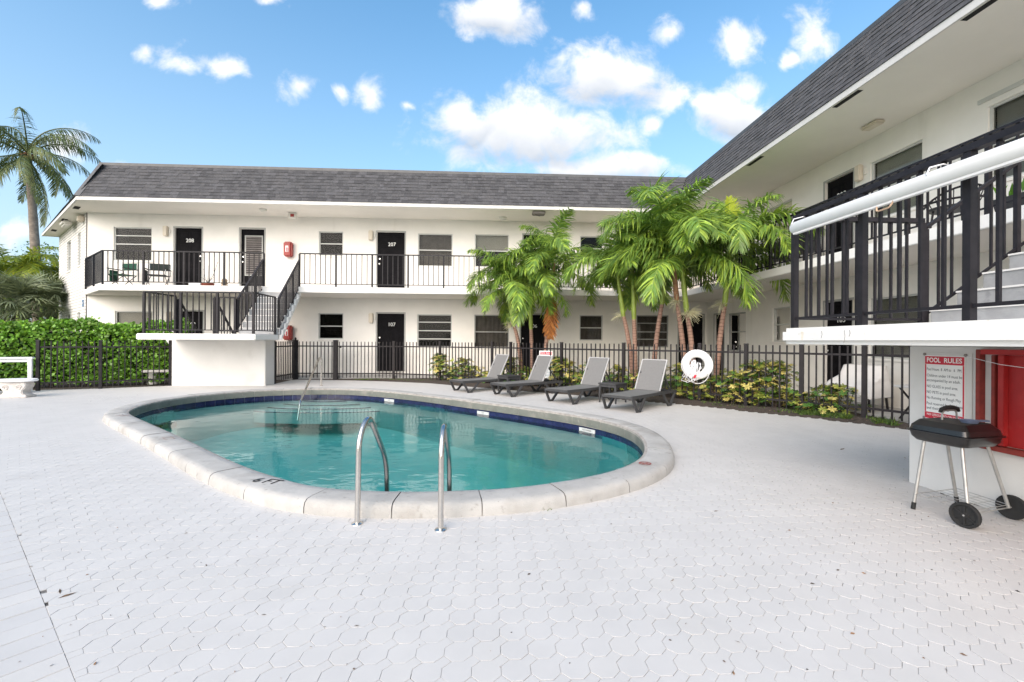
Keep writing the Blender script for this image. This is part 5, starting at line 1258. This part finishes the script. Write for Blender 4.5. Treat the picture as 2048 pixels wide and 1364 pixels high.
def palm(label, base, mid, top, shaft, nf, seed, tr=.052, spear=0, dead=0, flower=0, sc=1.0, sheath=False, tilt=0):
    """base, mid, top: trunk points; shaft: length of the green crownshaft"""
    rnd = random.Random(seed); base, mid, top = Vector(base), Vector(mid), Vector(top); t = thing('palm_tree', label, 'palm tree', base, 0, 'clustered palms behind the fence')
    P = []
    for k in range(25): f = k/24; P.append((base*(1-f)**2+mid*2*f*(1-f)+top*f*f)-base)
    mb = MB(); path = []; rad = []
    for k in range(24):
        for q in (0, .8): path.append(P[k].lerp(P[k+1], q)); rad.append(tr*(1.25-.35*k/24)*(1.0 if q else 1.10))
    mb.tube(path, rad, 12); mb.c = [((.62,.55,.50) if (i//12) % 2 else (1.15,1.05,1.0)) for i in range(len(mb.f))]
    mb.build('trunk', 'palm_trunk', t, smooth=True, ang=60)
    shaft += .30; d = (P[-1]-P[-4]).normalized(); d = (d+Vector((0,0,.6))).normalized(); e = P[-1]+d*shaft
    MB().tube([P[-1]-d*.01, P[-1]+d*shaft*.12, P[-1]+d*shaft*.5, e], [tr*1.0, tr*1.18, tr*.98, tr*.55], 12).build('crownshaft', 'sheath' if sheath else 'crownshaft', t, smooth=True)
    nf = int(nf*1.55)
    for k in range(nf):
        az = k*2.39996+rnd.uniform(-.3,.3)+seed; age = k/nf
        me = PF[[3,0,5,1,1,2,2,4][min(7, int(age*8))]]
        o = link('frond', me, t, e-d*shaft*.25*age, (rnd.gauss(0,.14), rnd.uniform(-.25,.18)+tilt, az)); s = sc*rnd.uniform(.85,1.2); o.scale = (s,s,s)
    for k in range(spear): o = link('spear_frond', SPEAR, t, e, (rnd.gauss(0,.10), rnd.gauss(0,.10), rnd.uniform(0,6))); o.scale = (sc*.85,)*3
    for k in range(dead): o = link('dead_frond', DEAD, t, P[-1]+d*shaft*(.18,.30,.05)[k % 3], (0, rnd.uniform(-.05,.12), (-1.75,-.75,-2.3)[k % 3])); o.scale = (sc*(.95,.85,.8)[k % 3],)*3
    for k in range(flower):
        mb = MB(); az = rnd.uniform(0,6.28)+k*2
        for j in range(46):
            u = Vector((math.cos(az)+rnd.gauss(0,.55), math.sin(az)+rnd.gauss(0,.55), rnd.gauss(0,.35)+.05)).normalized(); l = rnd.uniform(.14,.34)
            mb.tube([(0,0,0), u*l*.5+Vector((0,0,.02)), u*l+Vector((0,0,-.05))], [.005,.004,.003], 4)
        mb.build('flower_spray', 'flower', t, P[-1]+Vector((math.cos(az),math.sin(az),0))*tr)
    return t
def pp(px, py, Y): return at(px, py, Y)
def gnd(px, Y): p = at(px, 760, Y); p.z = .0; return p
palm('palm with arching fronds, left trunk of the left clump by window', gnd(1040,12.95), pp(1045,700,12.95), pp(1028,652,12.95), .95, 12, 1, spear=1, flower=1, sc=.93)
palm('palm with bright green crownshaft in front of door 106', gnd(1064,12.85), pp(1064,700,12.85), pp(1062,658,12.85), 1.0, 10, 2, spear=1, sc=.88)
palm('palm with dead orange fronds hanging from its trunk, right of door 106', gnd(1088,12.7), pp(1090,690,12.7), pp(1101,612,12.7), .95, 9, 3, dead=3, sheath=True, spear=1, sc=.98, tilt=-.15)
palm('leaning palm, leftmost trunk of the large right clump', gnd(1268,11.0), pp(1262,690,11.0), pp(1247,632,11.0), .85, 9, 4, flower=1, sc=.84)
palm('upright palm, second trunk of the large right clump', gnd(1271,10.8), pp(1270,690,10.8), pp(1268,638,10.8), 1.25, 10, 5, spear=1, sc=.95)
palm('palm leaning right, third trunk of the large right clump', gnd(1305,10.7), pp(1308,690,10.7), pp(1324,608,10.7), 1.05, 11, 6, sc=1.05, spear=1)
palm('tall palm with brown sheath, left of the twin trunks', gnd(1374,10.0), pp(1368,690,10.0), pp(1354,605,10.0), 1.15, 11, 7, sheath=True, flower=1, sc=1.08, spear=1)
palm('palm with yellow-green crownshaft and pale flowers, right of the twin trunks', gnd(1388,9.8), pp(1387,690,9.8), pp(1374,628,9.8), 1.0, 11, 8, flower=2, sc=1.08)
palm('palm leaning right toward the balcony, rightmost trunk of the clump', gnd(1430,9.75), pp(1436,690,9.75), pp(1449,612,9.75), 1.15, 12, 9, flower=1, spear=1, sc=1.12)

# coconut palm at the far left
CP = [frond_data('frond', 'coco_leaf', L, e, cu, 50, .72, .036, .66, 200+i, [(1,1,1.001),(.7,.75,.7),(1.3,1.2,.7),(.9,1,.9)], stem=.035, lift=.05, bare=.14) for i, (L, e, cu) in enumerate(((3.1,1.25,1.5),(3.3,.9,1.5),(3.2,.4,1.3),(3.2,-.1,1.0),(3.1,-.6,.7)))]
cb_ = at(78, 640, 21.5); cb_.z = 0; ctop = at(56, 316, 21.5); cmid = at(74, 480, 21.5)
t = thing('coconut_palm', 'tall windswept coconut palm rising behind the brick end wall', 'palm tree', cb_)
path = [(cb_*(1-f)**2+cmid*2*f*(1-f)+ctop*f*f)-cb_ for f in [k/20 for k in range(21)]]
MB().tube(path, [.20-.075*k/20+(.010 if k % 2 else 0) for k in range(21)], 14).build('trunk', 'coco_trunk', t, smooth=True)
rnd = random.Random(77); ct = path[-1]
for k in range(25):
    age = k/25; o = link('frond', CP[min(4, int(age*5))], t, ct+Vector((0,0,.25*(1-age))), (rnd.gauss(0,.15)+.25, rnd.uniform(-.1,.1), k*2.39996+.6)); s = rnd.uniform(.85,1.08); o.scale = (s,s,s)
mb = MB()
for k in range(14): a = k*.45*math.pi; mb.tube([ct+Vector((0,0,-.15)), ct+Vector((math.cos(a)*.22,math.sin(a)*.22,.12+.03*(k%3)))], [.09,.05], 6)
mb.build('leaf_bases', 'sheath', t, smooth=True)
# feathery yellow-green palms, fan palms and dark trees behind the hedge
AC = [frond_data('frond', 'palm_leaf', 2.2, e, 1.5, 36, .50, .05, .3, 300+i, [(1,.85,.4),(1.5,1.1,.4),(.7,.7,.4)], stem=.02, lift=.25) for i, e in enumerate((1.35,1.0,.7))]
def areca(px, Y, lab, nf, seed, h, sc=1.0):
    rnd = random.Random(seed); b = at(px, 650, Y); b.z = 0; t = thing('feather_palm', lab, 'palm tree', b, 0, 'background palms behind the hedge')
    for k in range(5):
        a = k*1.3; MB().tube([(math.cos(a)*.2,math.sin(a)*.2,0),(math.cos(a)*.3,math.sin(a)*.3,h*.5),(math.cos(a)*.4,math.sin(a)*.4,h)],[.06,.05,.04],8).build('stem', 'crownshaft', t, smooth=True)
    for k in range(nf): a = k*2.4; o = link('frond', AC[k % 3], t, (math.cos(a)*.35, math.sin(a)*.35, h+rnd.uniform(-.5,.2)), (rnd.gauss(0,.15), rnd.uniform(-.1,.25), a)); s = sc*rnd.uniform(.8,1.1); o.scale = (s,s,s)
areca(20, 20, 'golden feather palm left of the coconut trunk', 30, 1, 4.1, 1.1)
areca(104, 21.0, 'golden feather palm right of the coconut trunk against the brick wall', 24, 2, 3.9, 1.0)
def fan_leaf(seed):
    rnd = random.Random(seed); mb = MB(); mb.tube([(0,0,0),(.35,0,.45),(.75,0,.75)], [.014,.012,.008], 5)
    for k in range(30):
        a = -1.9+3.8*k/29; d = Vector((math.cos(a)*.8+.2, math.sin(a), .45*math.cos(a)+rnd.gauss(0,.05))); mb.col = rnd.choice(((1,1,1.001),(.75,.8,.75),(1.3,1.3,1.15)))
        leaflet(mb, (.75,0,.75), d, Vector((-.4,0,1)), rnd.uniform(.62,.82), .036, .12+rnd.uniform(0,.15))
    return mb.data('fan_leaf', pm('fan_green', (.175,.205,.115), .5, var=.25, vs=3, attr=True, trans=.2) if 'fan_green' not in MAT else 'fan_green')
FL = [fan_leaf(k) for k in range(3)]
def fanpalm(px, Y, lab, nf, seed, h):
    rnd = random.Random(seed); b = at(px, 650, Y); b.z = 0; t = thing('fan_palm', lab, 'palm tree', b, 0, 'background palms behind the hedge')
    MB().tube([(0,0,0),(0,0,h)],[.16,.13],10).build('trunk', 'coco_trunk', t, smooth=True)
    for k in range(nf): o = link('fan_leaf', FL[k % 3], t, (0,0,h), (rnd.gauss(0,.1), rnd.uniform(-.85,.40), k*2.39996)); s = rnd.uniform(.95,1.3); o.scale = (s,s,s)
fanpalm(52, 17.0, 'grey-green fan palm in front of the coconut trunk', 26, 4, 1.9)
fanpalm(4, 16.4, 'grey-green fan palm at the left edge above the hedge', 22, 5, 1.7)
fanpalm(98, 18.0, 'grey-green fan palm close to the brick end wall', 22, 6, 2.0)
def leaf_tree(px, Y, lab, R, zc, n, seed, m='hedge_leaf', tint=(.45,.5,.5)):
    rnd = random.Random(seed); b = at(px, 650, Y); b.z = 0; t = thing('broadleaf_tree', lab, 'tree', b, 0, 'dark trees behind the hedge')
    tr = MB(); tr.tube([(0,0,0),(.05,0,zc*.6),(0,.05,zc)],[.16,.12,.06],8)
    for k in range(7): a = k*.9; tr.tube([(0,0,zc*.55),(math.cos(a)*R*.5,math.sin(a)*R*.5,zc*.9),(math.cos(a)*R*.8,math.sin(a)*R*.8,zc+R*.3)],[.07,.04,.015],6)
    tr.build('trunk', 'bark', t, smooth=True); mb = MB(); cl = [Vector((rnd.gauss(0,.5)*R, rnd.gauss(0,.5)*R, zc+rnd.gauss(0,.4)*R)) for _ in range(34)]
    for k in range(n):
        c = rnd.choice(cl)+Vector((rnd.gauss(0,.16),rnd.gauss(0,.16),rnd.gauss(0,.13)))*R; d = Vector((rnd.gauss(0,1),rnd.gauss(0,1),rnd.gauss(0,.7))).normalized(); s = d.cross(Vector((rnd.gauss(0,1),rnd.gauss(0,1),1))).normalized(); l = rnd.uniform(.10,.18)
        f = rnd.uniform(.6,1.4); mb.col = tuple(q*f for q in tint); mb.poly([c, c+d*l*.5+s*l*.28, c+d*l, c+d*l*.5-s*l*.28])
    mb.build('crown', m, t)
leaf_tree(35, 24, 'dark leafy tree behind the fan palms at the left', 2.2, 3.6, 7000, 1)
leaf_tree(112, 25.5, 'dark leafy tree beside the far end of the brick wall', 1.8, 3.6, 5200, 2, tint=(.5,.55,.45))
leaf_tree(-60, 22, 'dark leafy tree at the extreme left edge', 2.0, 3.6, 5000, 3)
# hedge
def hedge():
    rnd = random.Random(3); a, b = Vector((-8.55,13.15)), Vector((-14.6,10.55)); O = Vector((-11,12.2,0)); t = thing('hedge', 'tall dense hedge of round glossy green leaves behind the left fence', 'hedge', O)
    d = (b-a); L = d.length; d.normalize(); nn = Vector((-d.y, d.x)); nn = nn if nn.y > 0 else -nn
    st = MB()
    for k in range(40): p = a+d*(L*(k+.5)/40)+nn*rnd.uniform(.1,.6); st.tube([(p.x,p.y,0),(p.x+rnd.gauss(0,.05),p.y+rnd.gauss(0,.05),.8),(p.x+rnd.gauss(0,.1),p.y+rnd.gauss(0,.1),1.4)],[.02,.016,.008],5)
    st.build('stems', 'bark', t, org=tuple(O)); mb = MB()
    for k in range(24000):
        s = rnd.random()*L; top = rnd.random() < .45; z = 1.56+.10*math.sin(s*3.1)+.05*math.sin(s*9)+rnd.gauss(0,.05) if top else rnd.uniform(.08,1.66); w = rnd.uniform(-.02,.85) if top else rnd.choice((rnd.gauss(0,.07), rnd.gauss(0,.07), rnd.uniform(0,.8)))
        bump = .10*noise.noise((s*2.2, z*2.2, 0)); p = a+d*s+nn*(w+bump); c = Vector((p.x, p.y, z+(.10*noise.noise((s*3, w*3, 4)) if top else 0)))
        out = Vector((-nn.x, -nn.y, .5)) if not top else Vector((-nn.x*.4, -nn.y*.4, 1))
        u = (out+Vector((rnd.gauss(0,.7),rnd.gauss(0,.7),rnd.gauss(0,.5)))).normalized(); s_ = u.cross(Vector((rnd.gauss(0,1),rnd.gauss(0,1),rnd.gauss(0,1)))).normalized(); v_ = u.cross(s_)
        l = rnd.uniform(.055,.10); f = rnd.uniform(.6,1.3); mb.col = (f*(1.25 if rnd.random() < .12 else 1), f, f*.9)
        lean = (v_*.6+u*.35).normalized()
        mb.poly([c, c+lean*l*.45+s_*l*.36, c+lean*l*.85+s_*l*.30, c+lean*l+u*.004, c+lean*l*.85-s_*l*.30, c+lean*l*.45-s_*l*.36])
    core = MB(); q = [a+nn*.16, b+nn*.16, b+nn*.70, a+nn*.70]; core.prism([(v.x, v.y) for v in q], .12, 1.42); core.build('shade_core', pm('hedge_shade', (.012,.022,.008), .9, var=.6, vs=9), t, org=tuple(O))  # solid box inside the leaves; the hedge's inner shade is put into its colour
    tag(mb.build('foliage', 'hedge_leaf', t, org=tuple(O)), kind='stuff')
hedge()
# variegated shrubs along the fence
def shrub_data(seed, h, r):
    rnd = random.Random(seed); mb = MB(); st = MB()
    stems = [Vector((rnd.gauss(0,r*.5), rnd.gauss(0,r*.5), 0)) for _ in range(5)]
    for s0 in stems: st.tube([(s0.x*.4,s0.y*.4,0),(s0.x*.8,s0.y*.8,h*.5),(s0.x,s0.y,h*.9)],[.014,.011,.005],5)
    for k in range(int(230*h)):
        s0 = rnd.choice(stems); z = h*(.12+.88*rnd.random()**.8); rr = r*(.55+.5*math.sin(math.pi*min(1,z/h)))*.55
        c = Vector((s0.x*.9+rnd.gauss(0,rr), s0.y*.9+rnd.gauss(0,rr), z)); ax = (Vector((c.x,c.y,.0))*1.2+Vector((rnd.gauss(0,.3),rnd.gauss(0,.3),.75))).normalized()
        e1 = ax.cross(Vector((1,.3,.2))).normalized(); e2 = ax.cross(e1); y = rnd.random()
        base = (.66,.56,.17) if y < .36 else ((.33,.38,.07) if y < .64 else (.085,.19,.035))
        n = rnd.choice((6,7,8)); l = rnd.uniform(.06,.10)
        for j in range(n):
            a = j*2*math.pi/n+rnd.uniform(-.2,.2); d = (e1*math.cos(a)+e2*math.sin(a)+ax*.15-Vector((0,0,.25))).normalized(); s_ = d.cross(ax).normalized()*l*.20; f = rnd.uniform(.75,1.25); mb.col = tuple(q*f for q in base)
            mb.poly([c, c+d*l*.55+s_, c+d*l, c+d*l*.55-s_])
    return mb.data('foliage', 'variegated'), st.data('stems', 'bark')
SD = [shrub_data(40+k, h, r) for k, (h, r) in enumerate(((.85,.24),(.65,.26),(.95,.22),(.5,.26)))]
SHR = [(872,.95,2,'tall narrow variegated shrub, first in the row from the left'),(893,.72,1,'low variegated shrub beside the first tall one'),(918,.9,0,'variegated shrub behind the foot of the farthest lounger'),(940,.8,1,'yellow variegated shrub left of the farthest backrest'),(966,.72,3,'low variegated shrub close to the farthest lounger seat'),
       (1008,1.0,0,'variegated shrub right of the farthest backrest'),(1043,.82,1,'variegated shrub left of the small fence sign'),(1062,.7,3,'low variegated shrub under the small fence sign'),(1112,.95,2,'variegated shrub right of the small fence sign'),(1135,.9,0,'bushy variegated shrub between second and third loungers'),(1158,.8,1,'variegated shrub left of the third backrest'),
       (1222,.85,0,'variegated shrub right of the third backrest'),(1252,.75,3,'low greener variegated shrub behind the nearer side table'),(1275,.95,1,'variegated shrub left of the nearest backrest'),(1345,.95,0,'variegated shrub between nearest backrest and life ring'),(1372,.8,3,'low variegated shrub under the life ring'),(1428,.9,1,'variegated shrub just right of the life ring'),
       (1462,.85,0,'variegated shrub right of the life ring, before the lower window'),(1488,.8,1,'variegated shrub between two taller ones, right of the ring'),(1512,1.0,2,'tall yellow variegated shrub in the middle of the right fence'),(1548,1.0,2,'tallest yellow variegated shrub left of the landing corner'),(1585,.75,3,'low yellow variegated shrub under the landing corner'),(1608,.7,3,'small variegated shrub behind the landing corner fence post'),
       (1650,.8,1,'bushy variegated shrub before the covered armchair'),(1680,.85,1,'last variegated shrub in the row, beside the white armchair')]
def fence_at(px):
    best = None
    for a, b in zip(FP[1:-1], FP[2:]):
        for k in range(40):
            p = Vector(a).lerp(Vector(b), k/40); q = proj((p.x, p.y, .3))
            if best is None or abs(q[0]-px) < best[0]: best = (abs(q[0]-px), p)
    return best[1]
for i, (px, s, k, lab) in enumerate(SHR):
    p = fence_at(px)+Vector((.62,.72))*random.uniform(.12,.30); t = thing('variegated_shrub', lab, 'shrub', (p.x, min(p.y,14.3), .02), random.uniform(0,6.28), 'variegated shrubs along the fence')
    link('foliage', SD[k][0], t); link('stems', SD[k][1], t); t.scale = (s*1.1, s*1.1, s*.92)
# weeds, litter
random.seed(9); mb = MB()
def tuft(c, n, l, w=.012):
    for _ in range(n):
        d = Vector((random.gauss(0,.8), random.gauss(0,.8), 1)).normalized(); q = c+Vector((random.gauss(0,.03), random.gauss(0,.03), 0)); s_ = d.cross(Vector((random.gauss(0,1), random.gauss(0,1), .1))).normalized()*w; ll = l*random.uniform(.5,1.2)
        mb.col = random.choice(((1,1,1.001),(1.5,1.35,.8),(.7,.8,.7))); mb.poly([q+s_, q-s_, q+d*ll])
for px0, px1, dens, l in ((1605,1700,110,.10),(1560,1610,22,.07),(1745,1790,30,.10),(1400,1440,14,.06),(720,880,90,.05),(880,930,14,.05),(1440,1560,20,.05)):
    for k in range(dens):
        p = fence_at(random.uniform(px0, px1))-Vector((.62,.72))*random.uniform(-.1,.30); tuft(Vector((p.x, min(p.y,14.3), .01)), 9, l)
tag(mb.build('weeds', 'weed'), 'low green weeds growing along the edge of the planting bed', 'weeds', kind='stuff')
mb = MB()
for px, py in ((705,1022),(605,1016),(520,1003),(648,1020),(1093,1020)):
    tuft(pz(px, py, 0), 7, .035, .004)
tag(mb.build('joint_weeds', 'weed'), 'tiny weeds sprouting at the foot of the pool coping', 'weeds', kind='stuff')
mb = MB()
def fleck(c, l, w, a, col):
    d, s_ = Vector((math.cos(a), math.sin(a), .05)), Vector((-math.sin(a), math.cos(a), .08)); mb.col = col
    mb.poly([c-d*l, c-d*l*.3+s_*w+Vector((0,0,.003)), c+d*l, c-s_*w])
for k in range(230):
    px, py = random.uniform(0, 2048), 790+random.random()**1.5*570; c = pz(px, py, .002)
    if inside(c, OUT) or c.x > 3.7 and c.y < 3.9: continue
    l = random.choice((.003,.004,.005,.007,.012)); fleck(c, l, l*.4, random.uniform(0,6.28), random.choice(((.4,.4,.4),(1,1,1),(1.6,1.3,1),(2.5,1.9,1.2))))
for px, py, l in ((120,1182,.03),(136,1190,.035),(1475,1283,.012),(1432,1022,.02),(1685,898,.06),(1545,963,.012),(1560,1015,.012)):
    c = pz(px, py, .003); fleck(c, l, l*.18, random.uniform(0,3), (1.3,1.1,.8))
tag(mb.build('leaf_litter', 'litter'), 'dry specks and leaf bits scattered over the deck', 'litter', kind='stuff')
mb = MB(); random.seed(4)
for k in range(900):
    px = random.uniform(900, 1800); p = fence_at(px)-Vector((.62,.72))*random.uniform(-.3,.32); l = random.uniform(.01,.035); c = Vector((p.x, p.y, .015+random.uniform(0,.015)))
    fleck(c, l, l*.45, random.uniform(0,6.28), random.choice(((.5,.5,.5),(1,1,1),(2.2,1.9,1.6),(3.2,3,2.7))))
tag(mb.build('mulch', 'litter'), 'brown mulch and leaf bits in the planting bed', 'mulch', kind='stuff')
for o in list(bpy.data.objects):
    if o.parent is None and o.get('kind') == 'stuff' and 'category' in o.keys(): del o['category']
